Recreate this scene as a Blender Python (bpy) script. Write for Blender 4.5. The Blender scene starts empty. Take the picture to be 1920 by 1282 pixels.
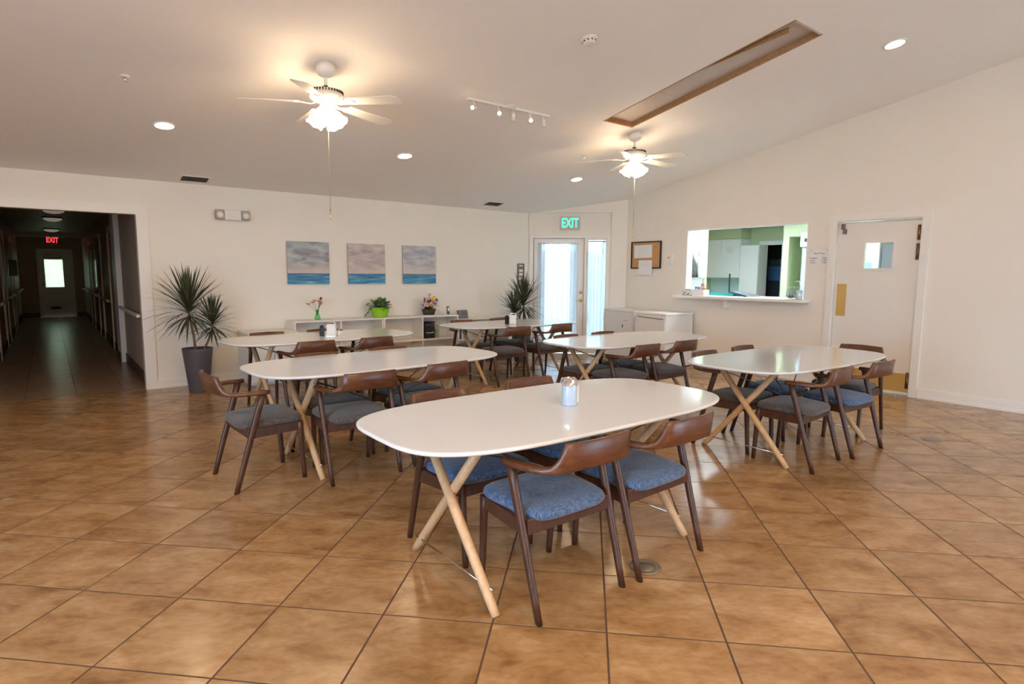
import bpy, bmesh, math, random
from mathutils import Vector, Matrix

# ------------------------------------------------------------------ camera, sky, exposure
scene = bpy.context.scene
COL = scene.collection
FOC, PITCH, ROLL, YAW, HC = 1115.6, 0.11392, -0.00751, 0.12448 - math.pi / 4, 1.4034
cam_data = bpy.data.cameras.new('camera')
cam_data.sensor_fit = 'HORIZONTAL'
cam_data.sensor_width = 36.0
cam_data.lens = FOC / 1920 * 36.0
cam_data.clip_start, cam_data.clip_end = 0.05, 200
cam = bpy.data.objects.new('camera', cam_data)
COL.objects.link(cam)
sv, cv = math.sin(-YAW), math.cos(-YAW)
fwd_h = Vector((sv, cv, 0))
right = Vector((cv, -sv, 0))
fwd = fwd_h * math.cos(PITCH) - Vector((0, 0, math.sin(PITCH)))
up = fwd_h * math.sin(PITCH) + Vector((0, 0, math.cos(PITCH)))
r2 = right * math.cos(ROLL) - up * math.sin(ROLL)
u2 = right * math.sin(ROLL) + up * math.cos(ROLL)
cm = Matrix((r2, u2, -fwd)).transposed().to_4x4()
cm.translation = (0, 0, HC)
cam.matrix_world = cm
scene.camera = cam

world = bpy.data.worlds.new('sky')
scene.world = world
world.use_nodes = True
bg = world.node_tree.nodes['Background']
bg.inputs[0].default_value = (0.46, 0.69, 1.0, 1)
bg.inputs[1].default_value = 3.2

scene.view_settings.view_transform = 'Standard'
scene.view_settings.look = 'None'
scene.view_settings.gamma = 1.0
scene.view_settings.use_curve_mapping = False
scene.view_settings.exposure = 2.62
try:
    scene.cycles.use_denoising = True
    scene.cycles.use_light_tree = False
    scene.cycles.max_bounces = 10
    scene.cycles.diffuse_bounces = 6
    scene.cycles.glossy_bounces = 4
    scene.cycles.transmission_bounces = 8
    scene.cycles.transparent_max_bounces = 12
    scene.cycles.sample_clamp_indirect = 6.0
    scene.cycles.caustics_reflective = False
    scene.cycles.caustics_refractive = False
except Exception:
    pass

# strengths of the lamps and of the added fill panels
FAN_LAMP = 5.5
CAN_LAMP = 12.0
SPOT_LAMP = 6.0
KITCHEN_LAMP = 5.5
PANEL_FILL = 8.0
WARM = (1.0, 0.66, 0.36, 1)
WARM2 = (1.0, 0.72, 0.45, 1)
random.seed(7)
PI = math.pi

# ------------------------------------------------------------------ materials
def mat(name, color, rough=0.5, metal=0.0, spec=0.5, emit=None, estr=0.0, coat=0.0, alpha=None):
    m = bpy.data.materials.new(name)
    m.use_nodes = True
    b = m.node_tree.nodes['Principled BSDF']
    b.inputs['Base Color'].default_value = (*color[:3], 1)
    b.inputs['Roughness'].default_value = rough
    b.inputs['Metallic'].default_value = metal
    b.inputs['Specular IOR Level'].default_value = spec
    if coat:
        b.inputs['Coat Weight'].default_value = coat
        b.inputs['Coat Roughness'].default_value = 0.08
    if emit:
        b.inputs['Emission Color'].default_value = (*emit[:3], 1)
        b.inputs['Emission Strength'].default_value = estr
    return m

def N(m, t, **kw):
    n = m.node_tree.nodes.new(t)
    for k, v in kw.items():
        setattr(n, k, v)
    return n

def L(m, a, ai, b, bi):
    m.node_tree.links.new(a.outputs[ai], b.inputs[bi])

def ramp(m, stops):
    r = N(m, 'ShaderNodeValToRGB')
    e = r.color_ramp.elements
    while len(e) < len(stops):
        e.new(0.5)
    for el, (p, c) in zip(e, stops):
        el.position = p
        el.color = (*c[:3], 1)
    return r

def noise_mat(name, stops, scale=(1, 1, 1), nscale=5.0, detail=6, rough=0.5, bump=0.0, bscale=None, coat=0.0, rnd=False, distortion=0.0, space='Object', spec=0.5):
    m = mat(name, stops[0][1], rough, coat=coat, spec=spec)
    b = m.node_tree.nodes['Principled BSDF']
    tc = N(m, 'ShaderNodeTexCoord')
    mp = N(m, 'ShaderNodeMapping')
    mp.inputs['Scale'].default_value = scale
    L(m, tc, space, mp, 'Vector')
    vec = mp
    if rnd:
        oi = N(m, 'ShaderNodeObjectInfo')
        mul = N(m, 'ShaderNodeMath', operation='MULTIPLY')
        mul.inputs[1].default_value = 37.0
        L(m, oi, 'Random', mul, 0)
        ad = N(m, 'ShaderNodeVectorMath', operation='ADD')
        L(m, mp, 0, ad, 0)
        L(m, mul, 0, ad, 1)
        vec = ad
    nz = N(m, 'ShaderNodeTexNoise')
    nz.inputs['Scale'].default_value = nscale
    nz.inputs['Detail'].default_value = detail
    nz.inputs['Roughness'].default_value = 0.62
    nz.inputs['Distortion'].default_value = distortion
    L(m, vec, 0, nz, 'Vector')
    r = ramp(m, stops)
    L(m, nz, 0, r, 0)
    L(m, r, 0, b, 'Base Color')
    if bump:
        nb = N(m, 'ShaderNodeTexNoise')
        nb.inputs['Scale'].default_value = bscale or nscale * 6
        nb.inputs['Detail'].default_value = 3
        L(m, vec, 0, nb, 'Vector')
        bp = N(m, 'ShaderNodeBump')
        bp.inputs['Strength'].default_value = bump
        bp.inputs['Distance'].default_value = 0.004
        L(m, nb, 0, bp, 'Height')
        L(m, bp, 0, b, 'Normal')
    return m

M = {}
M['wall'] = noise_mat('painted_wall', [(0.3, (0.80, 0.755, 0.675)), (0.7, (0.83, 0.785, 0.705))], nscale=1.5, rough=0.55, bump=0.12, bscale=120)
M['ceiling'] = noise_mat('painted_ceiling', [(0.3, (0.90, 0.865, 0.825)), (0.7, (0.92, 0.885, 0.845))], nscale=1.0, rough=0.7, bump=0.1, bscale=90)
M['trim'] = mat('white_trim', (0.82, 0.79, 0.74), 0.35)
M['door_white'] = mat('white_door_paint', (0.80, 0.765, 0.71), 0.35)
M['green_wall'] = mat('green_wall', (0.56, 0.66, 0.44), 0.6)
M['kitchen_white'] = mat('kitchen_white', (0.84, 0.87, 0.9), 0.4)
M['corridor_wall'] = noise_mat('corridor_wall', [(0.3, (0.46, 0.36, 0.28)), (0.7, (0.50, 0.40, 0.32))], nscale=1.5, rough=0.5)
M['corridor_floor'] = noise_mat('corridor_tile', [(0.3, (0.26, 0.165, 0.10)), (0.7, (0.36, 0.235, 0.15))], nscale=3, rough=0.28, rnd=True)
M['brown_base'] = mat('brown_baseboard', (0.09, 0.045, 0.03), 0.5)
M['grout'] = noise_mat('grout', [(0.3, (0.08, 0.043, 0.026)), (0.7, (0.12, 0.066, 0.042))], nscale=8, rough=0.85)
M['concrete'] = noise_mat('concrete', [(0.3, (0.70, 0.68, 0.64)), (0.7, (0.78, 0.76, 0.72))], nscale=2, rough=0.9)
M['stucco'] = mat('white_stucco', (0.82, 0.80, 0.77), 0.9)
M['hedge'] = noise_mat('garden_wall', [(0.35, (0.58, 0.58, 0.50)), (0.65, (0.68, 0.68, 0.60))], nscale=3, rough=0.9)

# glazed floor tile: mottled terracotta, a different patch of the pattern on each tile
m = mat('floor_tile', (0.4, 0.2, 0.08), 0.26)
b = m.node_tree.nodes['Principled BSDF']
geo = N(m, 'ShaderNodeNewGeometry')
oi = N(m, 'ShaderNodeObjectInfo')
mul = N(m, 'ShaderNodeMath', operation='MULTIPLY'); mul.inputs[1].default_value = 53.0
L(m, oi, 'Random', mul, 0)
mp = N(m, 'ShaderNodeMapping'); mp.inputs['Scale'].default_value = (1.0, 1.0, 1.0); mp.inputs['Rotation'].default_value = (0, 0, 0.66)
L(m, geo, 'Position', mp, 'Vector')
st = N(m, 'ShaderNodeVectorMath', operation='MULTIPLY'); st.inputs[1].default_value = (0.75, 1.35, 1)
L(m, mp, 0, st, 0)
ad = N(m, 'ShaderNodeVectorMath', operation='ADD'); L(m, st, 0, ad, 0); L(m, mul, 0, ad, 1)
n1 = N(m, 'ShaderNodeTexNoise'); n1.inputs['Scale'].default_value = 5.5; n1.inputs['Detail'].default_value = 5; n1.inputs['Roughness'].default_value = 0.62; n1.inputs['Distortion'].default_value = 0.35
L(m, ad, 0, n1, 'Vector')
r = ramp(m, [(0.27, (0.225, 0.110, 0.040)), (0.44, (0.35, 0.193, 0.080)), (0.57, (0.425, 0.250, 0.115)), (0.76, (0.52, 0.335, 0.175))])
L(m, n1, 0, r, 0)
n2 = N(m, 'ShaderNodeTexNoise'); n2.inputs['Scale'].default_value = 30; n2.inputs['Detail'].default_value = 1
L(m, ad, 0, n2, 'Vector')
r2_ = ramp(m, [(0.3, (0.78, 0.74, 0.7)), (0.62, (1, 1, 1))])
L(m, n2, 0, r2_, 0)
mx = N(m, 'ShaderNodeMix', data_type='RGBA', blend_type='MULTIPLY'); mx.inputs['Factor'].default_value = 0.6
m.node_tree.links.new(r.outputs[0], mx.inputs[6]); m.node_tree.links.new(r2_.outputs[0], mx.inputs[7])
hsv = N(m, 'ShaderNodeHueSaturation')
vr = N(m, 'ShaderNodeMapRange'); vr.inputs['To Min'].default_value = 0.88; vr.inputs['To Max'].default_value = 1.1
L(m, oi, 'Random', vr, 0); L(m, vr, 0, hsv, 'Value')
m.node_tree.links.new(mx.outputs[2], hsv.inputs['Color'])
L(m, hsv, 0, b, 'Base Color')
rr = N(m, 'ShaderNodeMapRange'); rr.inputs['To Min'].default_value = 0.19; rr.inputs['To Max'].default_value = 0.23
L(m, oi, 'Random', rr, 0); L(m, rr, 0, b, 'Roughness')
M['tile'] = m

M['walnut'] = noise_mat('walnut_wood', [(0.3, (0.065, 0.023, 0.011)), (0.7, (0.155, 0.055, 0.022))], scale=(2, 14, 14), nscale=3.5, rough=0.33, rnd=True)
M['walnut_leg'] = noise_mat('dark_walnut_leg', [(0.3, (0.042, 0.017, 0.010)), (0.7, (0.088, 0.034, 0.017))], scale=(16, 16, 2), nscale=3, rough=0.38, rnd=True)
M['birch'] = noise_mat('birch_wood', [(0.3, (0.50, 0.32, 0.17)), (0.7, (0.64, 0.44, 0.26))], scale=(18, 18, 1.5), nscale=3, rough=0.42, rnd=True)
M['table_white'] = mat('white_lacquer', (0.69, 0.71, 0.74), 0.09, spec=0.2)
M['chrome'] = mat('chrome', (0.75, 0.75, 0.75), 0.15, 1.0)
M['chain'] = mat('pale_chain', (0.42, 0.35, 0.27), 0.4, 0.5)
M['wire'] = mat('dark_steel_wire', (0.16, 0.15, 0.14), 0.3, 1.0)
M['brass'] = mat('brass', (0.80, 0.56, 0.20), 0.4, 0.7)
M['bronze'] = mat('bronze', (0.24, 0.14, 0.075), 0.35, 1.0)
M['black'] = mat('black_plastic', (0.012, 0.012, 0.013), 0.4)
M['white_plastic'] = mat('white_plastic', (0.78, 0.75, 0.70), 0.4)
M['white_metal'] = mat('white_metal', (0.80, 0.775, 0.73), 0.35)
M['shelf_white'] = mat('shelf_white', (0.80, 0.765, 0.70), 0.45)
M['cabinet_white'] = mat('cabinet_white', (0.76, 0.735, 0.70), 0.4)
M['pot_grey'] = mat('dark_grey_pot', (0.085, 0.082, 0.092), 0.5)
M['soil'] = noise_mat('soil', [(0.3, (0.02, 0.013, 0.009)), (0.7, (0.05, 0.035, 0.02))], nscale=40, rough=0.95)
M['stem'] = noise_mat('plant_stem', [(0.3, (0.16, 0.09, 0.05)), (0.7, (0.28, 0.17, 0.10))], scale=(1, 1, 20), nscale=4, rough=0.8)
M['dracaena'] = noise_mat('dracaena_leaf', [(0.3, (0.035, 0.045, 0.02)), (0.7, (0.085, 0.095, 0.045))], nscale=6, rough=0.4)
M['leaf'] = noise_mat('green_leaf', [(0.3, (0.05, 0.12, 0.025)), (0.7, (0.14, 0.27, 0.08))], nscale=20, rough=0.45)
M['leaf_dark'] = noise_mat('dark_leaf', [(0.3, (0.02, 0.045, 0.015)), (0.7, (0.05, 0.09, 0.03))], nscale=20, rough=0.5)
M['lime'] = mat('lime_green_plastic', (0.30, 0.60, 0.03), 0.35)
M['brown_pot'] = mat('dark_brown_pot', (0.045, 0.03, 0.015), 0.5)
M['cork'] = noise_mat('cork', [(0.3, (0.48, 0.25, 0.10)), (0.7, (0.62, 0.35, 0.16))], nscale=30, rough=0.8)
M['paper'] = mat('paper', (0.80, 0.79, 0.78), 0.7)
M['ink'] = mat('ink', (0.06, 0.06, 0.065), 0.7)
M['pale_ink'] = mat('pale_ink', (0.55, 0.55, 0.56), 0.7)
M['dark_frame'] = mat('dark_frame', (0.03, 0.018, 0.010), 0.4)
M['grey_metal'] = mat('grey_metal', (0.17, 0.145, 0.125), 0.5)
M['raw_wood'] = noise_mat('raw_lumber', [(0.3, (0.30, 0.17, 0.075)), (0.7, (0.45, 0.28, 0.13))], scale=(2, 12, 12), nscale=4, rough=0.7)
M['red_lumber'] = noise_mat('red_lumber', [(0.3, (0.36, 0.14, 0.05)), (0.7, (0.50, 0.24, 0.10))], scale=(2, 12, 12), nscale=4, rough=0.7)
M['dusty_panel'] = noise_mat('dusty_panel', [(0.3, (0.50, 0.42, 0.37)), (0.7, (0.57, 0.49, 0.43))], nscale=2, rough=0.4)
M['vent'] = mat('vent_bronze', (0.20, 0.165, 0.14), 0.5)
M['vent_dark'] = mat('vent_inside', (0.03, 0.025, 0.02), 0.8)
M['teal'] = mat('teal_plastic', (0.02, 0.42, 0.40), 0.3)
M['steel_blue'] = mat('steel', (0.35, 0.40, 0.46), 0.3, 0.8)
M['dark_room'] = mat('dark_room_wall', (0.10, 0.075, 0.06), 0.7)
M['pink'] = mat('pink_pack', (0.85, 0.25, 0.28), 0.5)
M['blue_pack'] = mat('blue_pack', (0.15, 0.35, 0.75), 0.5)
M['orange_pack'] = mat('orange_pack', (0.75, 0.36, 0.12), 0.5)
M['grey_cloth'] = noise_mat('grey_cloth', [(0.3, (0.06, 0.058, 0.055)), (0.7, (0.12, 0.115, 0.11))], nscale=30, rough=0.9)
M['mint_cloth'] = mat('mint_cloth', (0.5, 0.68, 0.66), 0.9)
M['purple_cloth'] = mat('purple_cloth', (0.05, 0.035, 0.11), 0.8)
M['black_cloth'] = mat('black_cloth', (0.016, 0.016, 0.017), 0.8)
M['plug'] = mat('floor_cap_metal', (0.30, 0.24, 0.19), 0.35, 0.6)
M['rug_grey'] = mat('grey_screen', (0.16, 0.16, 0.17), 0.3)

# chair upholstery: one blue-grey tweed, daylight and lamplight painted into two copies
def tweed(name, stops):
    m = mat(name, (0.06, 0.09, 0.15), 0.9, spec=0.2)
    b = m.node_tree.nodes['Principled BSDF']
    tc = N(m, 'ShaderNodeTexCoord')
    w = []
    for sc in ((420, 40, 40), (40, 420, 40)):
        mp = N(m, 'ShaderNodeMapping'); mp.inputs['Scale'].default_value = sc
        L(m, tc, 'Object', mp, 'Vector')
        n = N(m, 'ShaderNodeTexNoise'); n.inputs['Scale'].default_value = 1.0; n.inputs['Detail'].default_value = 2
        L(m, mp, 0, n, 'Vector'); w.append(n)
    a = N(m, 'ShaderNodeMath', operation='ADD'); L(m, w[0], 0, a, 0); L(m, w[1], 0, a, 1)
    h = N(m, 'ShaderNodeMath', operation='MULTIPLY'); h.inputs[1].default_value = 0.5; L(m, a, 0, h, 0)
    r = ramp(m, stops); L(m, h, 0, r, 0); L(m, r, 0, b, 'Base Color')
    bp = N(m, 'ShaderNodeBump'); bp.inputs['Strength'].default_value = 0.35; bp.inputs['Distance'].default_value = 0.002
    L(m, h, 0, bp, 'Height'); L(m, bp, 0, b, 'Normal')
    b.inputs['Sheen Weight'].default_value = 0.25
    return m
M['tweed_daylit'] = tweed('daylit_blue_tweed', [(0.36, (0.028, 0.055, 0.125)), (0.5, (0.065, 0.115, 0.225)), (0.64, (0.15, 0.22, 0.36))])
M['tweed_lamplit'] = tweed('lamplit_grey_tweed', [(0.36, (0.045, 0.040, 0.042)), (0.5, (0.085, 0.077, 0.078)), (0.64, (0.14, 0.127, 0.125))])

def glass_mat(name, tint=(1, 1, 1), gloss=0.08, rough=0.02):
    m = bpy.data.materials.new(name); m.use_nodes = True
    nt = m.node_tree
    for n in list(nt.nodes):
        nt.nodes.remove(n)
    o = N(m, 'ShaderNodeOutputMaterial'); t = N(m, 'ShaderNodeBsdfTransparent'); g = N(m, 'ShaderNodeBsdfGlossy')
    t.inputs[0].default_value = (*tint, 1); g.inputs['Roughness'].default_value = rough
    x = N(m, 'ShaderNodeMixShader'); x.inputs[0].default_value = gloss
    nt.links.new(t.outputs[0], x.inputs[1]); nt.links.new(g.outputs[0], x.inputs[2]); nt.links.new(x.outputs[0], o.inputs[0])
    return m
M['glass'] = glass_mat('window_glass', (0.95, 0.98, 0.97))
M['frosted'] = glass_mat('frosted_glass', (0.85, 0.9, 0.92), 0.15, 0.2)
M['green_glass'] = glass_mat('green_glass', (0.45, 0.85, 0.55), 0.1)

def curtain_mat():
    m = bpy.data.materials.new('sheer_curtain'); m.use_nodes = True
    nt = m.node_tree
    for n in list(nt.nodes):
        nt.nodes.remove(n)
    o = N(m, 'ShaderNodeOutputMaterial'); t = N(m, 'ShaderNodeBsdfTransparent'); tr = N(m, 'ShaderNodeBsdfTranslucent'); d = N(m, 'ShaderNodeBsdfDiffuse')
    tr.inputs[0].default_value = (0.62, 0.63, 0.65, 1); d.inputs[0].default_value = (0.85, 0.86, 0.88, 1)
    a = N(m, 'ShaderNodeMixShader'); a.inputs[0].default_value = 0.3
    nt.links.new(tr.outputs[0], a.inputs[1]); nt.links.new(d.outputs[0], a.inputs[2])
    x = N(m, 'ShaderNodeMixShader'); x.inputs[0].default_value = 0.82
    nt.links.new(t.outputs[0], x.inputs[1]); nt.links.new(a.outputs[0], x.inputs[2]); nt.links.new(x.outputs[0], o.inputs[0])
    return m
M['sheer'] = curtain_mat()
m = bpy.data.materials.new('pale_blind'); m.use_nodes = True
for n in list(m.node_tree.nodes):
    m.node_tree.nodes.remove(n)
o_ = N(m, 'ShaderNodeOutputMaterial'); t_ = N(m, 'ShaderNodeBsdfTranslucent'); d_ = N(m, 'ShaderNodeBsdfDiffuse')
t_.inputs[0].default_value = (0.36, 0.345, 0.27, 1); d_.inputs[0].default_value = (0.6, 0.6, 0.5, 1)
a_ = N(m, 'ShaderNodeAddShader'); L(m, t_, 0, a_, 0); L(m, d_, 0, a_, 1); L(m, a_, 0, o_, 0)
M['blind'] = m

def emis(name, c, s):
    m = bpy.data.materials.new(name); m.use_nodes = True
    nt = m.node_tree
    for n in list(nt.nodes):
        nt.nodes.remove(n)
    o = N(m, 'ShaderNodeOutputMaterial'); e = N(m, 'ShaderNodeEmission')
    e.inputs[0].default_value = (*c[:3], 1); e.inputs[1].default_value = s
    nt.links.new(e.outputs[0], o.inputs[0])
    return m
M['fan_lamp'] = emis('lit_fan_shade', WARM2, FAN_LAMP)
M['can_lamp'] = emis('lit_downlight', WARM2, CAN_LAMP)
M['spot_lamp'] = emis('lit_spot', WARM2, SPOT_LAMP)
M['kitchen_lamp'] = emis('lit_kitchen_panel', (0.80, 0.93, 1.0), KITCHEN_LAMP)
M['panel_fill'] = emis('fill_light_panel', (1.0, 0.75, 0.50), PANEL_FILL)
M['hall_lamp'] = emis('lit_hall_lamp', (1.0, 0.85, 0.7), 0.03)
M['exit_green'] = emis('exit_green', (0.16, 1.0, 0.68), 0.2)
M['exit_red'] = emis('exit_red', (1.0, 0.05, 0.06), 0.26)

for k in ('exit_green', 'exit_red', 'hall_lamp', 'spot_lamp', 'kitchen_lamp'):
    M[k].cycles.emission_sampling = 'NONE'      # weak or out of the dining room: not worth a light sample

# ------------------------------------------------------------------ geometry helpers
class MB:
    def __init__(self):
        self.v, self.f, self.mi, self.sm = [], [], [], []
    def add(self, vs, fs, mi=0, smooth=False):
        o = len(self.v)
        self.v += [tuple(p) for p in vs]
        self.f += [tuple(i + o for i in f) for f in fs]
        self.mi += [mi] * len(fs)
        self.sm += [smooth] * len(fs)
        return self
    def box(self, x0, x1, y0, y1, z0, z1, bev=0.0, mi=0, xf=None):
        if bev:
            bm = bmesh.new()
            bmesh.ops.create_cube(bm, size=1)
            for v in bm.verts:
                v.co = Vector(((x0 + x1) / 2 + v.co.x * (x1 - x0), (y0 + y1) / 2 + v.co.y * (y1 - y0), (z0 + z1) / 2 + v.co.z * (z1 - z0)))
            bmesh.ops.bevel(bm, geom=bm.edges[:], offset=bev, segments=2, affect='EDGES', profile=0.6)
            vs = [v.co.copy() for v in bm.verts]
            bm.verts.index_update()
            fs = [[v.index for v in f.verts] for f in bm.faces]
            bm.free()
        else:
            vs = [Vector((x, y, z)) for z in (z0, z1) for y in (y0, y1) for x in (x0, x1)]
            fs = [(0, 2, 3, 1), (4, 5, 7, 6), (0, 1, 5, 4), (2, 6, 7, 3), (0, 4, 6, 2), (1, 3, 7, 5)]
        if xf is not None:
            vs = [xf @ p for p in vs]
        return self.add(vs, fs, mi)
    def tube(self, pts, r, n=8, mi=0, caps=True, smooth=True):
        pts = [Vector(p) for p in pts]
        rs = r if isinstance(r, (list, tuple)) else [r] * len(pts)
        t = (pts[1] - pts[0]).normalized()
        a = t.orthogonal().normalized()
        vs = []
        for i, p in enumerate(pts):
            tt = ((pts[min(i + 1, len(pts) - 1)] - pts[max(i - 1, 0)])).normalized()
            a = (a - tt * a.dot(tt)).normalized()
            bb = tt.cross(a)
            for k in range(n):
                an = 2 * PI * k / n
                vs.append(p + (a * math.cos(an) + bb * math.sin(an)) * rs[i])
        fs = []
        for i in range(len(pts) - 1):
            for k in range(n):
                k2 = (k + 1) % n
                fs.append((i * n + k, i * n + k2, (i + 1) * n + k2, (i + 1) * n + k))
        self.add(vs, fs, mi, smooth)
        if caps:
            o = len(pts) - 1
            self.add(vs[:n], [tuple(reversed(range(n)))], mi)
            self.add(vs[o * n:], [tuple(range(n))], mi)
        return self
    def lathe(self, prof, n=24, c=(0, 0, 0), mi=0, smooth=True, caps=True, xf=None):
        vs, fs = [], []
        for r, z in prof:
            for k in range(n):
                an = 2 * PI * k / n
                vs.append(Vector((c[0] + r * math.cos(an), c[1] + r * math.sin(an), c[2] + z)))
        for i in range(len(prof) - 1):
            for k in range(n):
                k2 = (k + 1) % n
                fs.append((i * n + k, i * n + k2, (i + 1) * n + k2, (i + 1) * n + k))
        if xf is not None:
            vs = [xf @ p for p in vs]
        self.add(vs, fs, mi, smooth)
        if caps:
            self.add(vs[:n], [tuple(reversed(range(n)))], mi)
            self.add(vs[(len(prof) - 1) * n:], [tuple(range(n))], mi)
        return self
    def loft(self, rings, mi=0, smooth=True, caps=True, cap_smooth=False):
        n = len(rings[0])
        vs = [p for r in rings for p in r]
        fs = []
        for i in range(len(rings) - 1):
            for k in range(n):
                k2 = (k + 1) % n
                fs.append((i * n + k, i * n + k2, (i + 1) * n + k2, (i + 1) * n + k))
        self.add(vs, fs, mi, smooth)
        if caps:
            self.add(rings[0], [tuple(reversed(range(n)))], mi, cap_smooth)
            self.add(rings[-1], [tuple(range(n))], mi, cap_smooth)
        return self
    def prism(self, poly, z0, z1, mi=0, smooth=False):
        n = len(poly)
        vs = [(x, y, z0) for x, y in poly] + [(x, y, z1) for x, y in poly]
        fs = [tuple(reversed(range(n))), tuple(range(n, 2 * n))]
        self.add(vs, fs, mi)
        self.add(vs, [(k, (k + 1) % n, n + (k + 1) % n, n + k) for k in range(n)], mi, smooth)
        return self
    def mesh(self, name, *mats):
        me = bpy.data.meshes.new(name)
        me.from_pydata(self.v, [], self.f)
        for m in mats:
            me.materials.append(M[m] if isinstance(m, str) else m)
        for p, mi, sm in zip(me.polygons, self.mi, self.sm):
            p.material_index = mi
            p.use_smooth = sm
        bm = bmesh.new()
        bm.from_mesh(me)
        bmesh.ops.remove_doubles(bm, verts=bm.verts, dist=1e-5)
        bmesh.ops.recalc_face_normals(bm, faces=bm.faces)
        bm.to_mesh(me)
        bm.free()
        return me

def link(name, data, parent=None, matrix=None):
    o = bpy.data.objects.new(name, data)
    COL.objects.link(o)
    if parent is not None:
        o.parent = parent
    if matrix is not None:
        o.matrix_local = matrix
    return o

def tag(o, label=None, cat=None, group=None, kind=None):
    if label: o['label'] = label
    if cat: o['category'] = cat
    if group: o['group'] = group
    if kind: o['kind'] = kind
    return o

def thing(name, label, cat, matrix=None, group=None):
    return tag(link(name, None, None, matrix if matrix is not None else Matrix.Identity(4)), label, cat, group)

def part(name, mb, parent, *mats, matrix=None, label=None, kind=None):
    o = link(name, mb.mesh(name, *mats), parent, matrix)
    return tag(o, label, None, None, kind)

def struct(name, mb, *mats, matrix=None, parent=None):
    o = link(name, mb.mesh(name, *mats), parent, matrix)
    if parent is None:
        o['kind'] = 'structure'
    return o

def copy_tree(o, parent=None):
    c = o.copy()
    COL.objects.link(c)
    if parent is not None:
        c.parent = parent
    for ch in o.children:
        copy_tree(ch, c)
    return c

def T(x, y, z): return Matrix.Translation((x, y, z))
def RZ(a): return Matrix.Rotation(a, 4, 'Z')
def RX(a): return Matrix.Rotation(a, 4, 'X')
def RY(a): return Matrix.Rotation(a, 4, 'Y')

XR, YB = 7.93, 8.2
S2 = math.sqrt(0.5)
def frame(o, u, v, w):
    m = Matrix((Vector(u), Vector(v), Vector(w))).transposed().to_4x4()
    m.translation = o
    return m
# wall frames: local x to the right along the wall, local y up, local z out of the wall into the room
def back(x, z, off=0.0): return frame((x, YB - off, z), (1, 0, 0), (0, 0, 1), (0, -1, 0))
def rightw(y, z, off=0.0): return frame((XR - off, y, z), (0, -1, 0), (0, 0, 1), (-1, 0, 0))
def exitw(s, z, off=0.0): return frame((6.722 + (s - off) * S2, 8.2 - (s + off) * S2, z), (S2, -S2, 0), (0, 0, 1), (-S2, -S2, 0))

CA, CB = 2.455 + 0.184 * 8.2, -0.184
def cz(y): return CA + CB * y
CANG = math.atan(CB)
def ceil_m(x, y, off=0.0):
    # local x = room x, local y up the slope direction, local z pointing DOWN out of the ceiling
    s = Vector((0, 1, CB)).normalized()
    n = Vector((1, 0, 0)).cross(s)           # up normal
    return frame(Vector((x, y, cz(y))) - n * off, (1, 0, 0), -s, -n)

def text_mesh(txt, size, matname, depth=0.001, align='CENTER', bold=0.0):
    c = bpy.data.curves.new('lettering', 'FONT')
    c.body = txt; c.size = size; c.extrude = depth; c.offset = bold; c.align_x = align; c.align_y = 'CENTER'
    tmp = bpy.data.objects.new('lettering', c)
    COL.objects.link(tmp)
    bpy.context.view_layer.update()
    me = bpy.data.meshes.new_from_object(tmp.evaluated_get(bpy.context.evaluated_depsgraph_get()))
    bpy.data.objects.remove(tmp)
    bpy.data.curves.remove(c)
    me.materials.clear()
    me.materials.append(M[matname])
    return me

def grid_wall(us, vs, holes, d, top=None):
    """wall in (u, z) with holes, extruded along +y by d; top(u) gives the height of the last row"""
    bm = bmesh.new()
    V = {}
    def vert(i, j):
        if (i, j) not in V:
            z = vs[j] if not (top and j == len(vs) - 1) else top(us[i])
            V[(i, j)] = bm.verts.new((us[i], 0, z))
        return V[(i, j)]
    for i in range(len(us) - 1):
        for j in range(len(vs) - 1):
            uc, vc = (us[i] + us[i + 1]) / 2, (vs[j] + vs[j + 1]) / 2
            if any(a < uc < b and c < vc < e for a, b, c, e in holes):
                continue
            bm.faces.new((vert(i, j), vert(i + 1, j), vert(i + 1, j + 1), vert(i, j + 1)))
    g = bmesh.ops.extrude_face_region(bm, geom=bm.faces[:])
    for e in g['geom']:
        if isinstance(e, bmesh.types.BMVert):
            e.co.y += d
    bmesh.ops.recalc_face_normals(bm, faces=bm.faces)
    bm.verts.index_update()
    mb = MB()
    mb.add([v.co.copy() for v in bm.verts], [[v.index for v in f.verts] for f in bm.faces])
    bm.free()
    return mb

# ------------------------------------------------------------------ room shell
XL, YF = -3.7, -5.0
RIDGE = -0.6
def roof(y): return cz(y) if y > RIDGE else cz(RIDGE) - 0.184 * (RIDGE - y)

# back wall with the corridor opening (wall plane faces -y)
us = [XL - 0.15, -0.66, 0.87, 6.722]
struct('wall_back', grid_wall(us, [0, 2.054, 2.55], [(-0.66, 0.87, 0, 2.054)], 0.12), 'wall', matrix=T(0, YB, 0))
# right wall with hatch and door: local u = -y  -> use rotation so that local x -> -y, local y -> +x
WR = frame((XR, 0, 0), (0, -1, 0), (1, 0, 0), (0, 0, 1))
us = [-6.992, -5.762, -3.876, -3.52, -2.575, 0, -RIDGE, -YF + 0.15]
struct('wall_right', grid_wall(us, [0, 1.095, 2.087, 2.104, 4.3], [(-5.762, -3.876, 1.095, 2.104), (-3.52, -2.575, 0, 2.087)], 0.13, top=lambda u: roof(-u) + 0.04), 'wall', matrix=WR)
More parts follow.
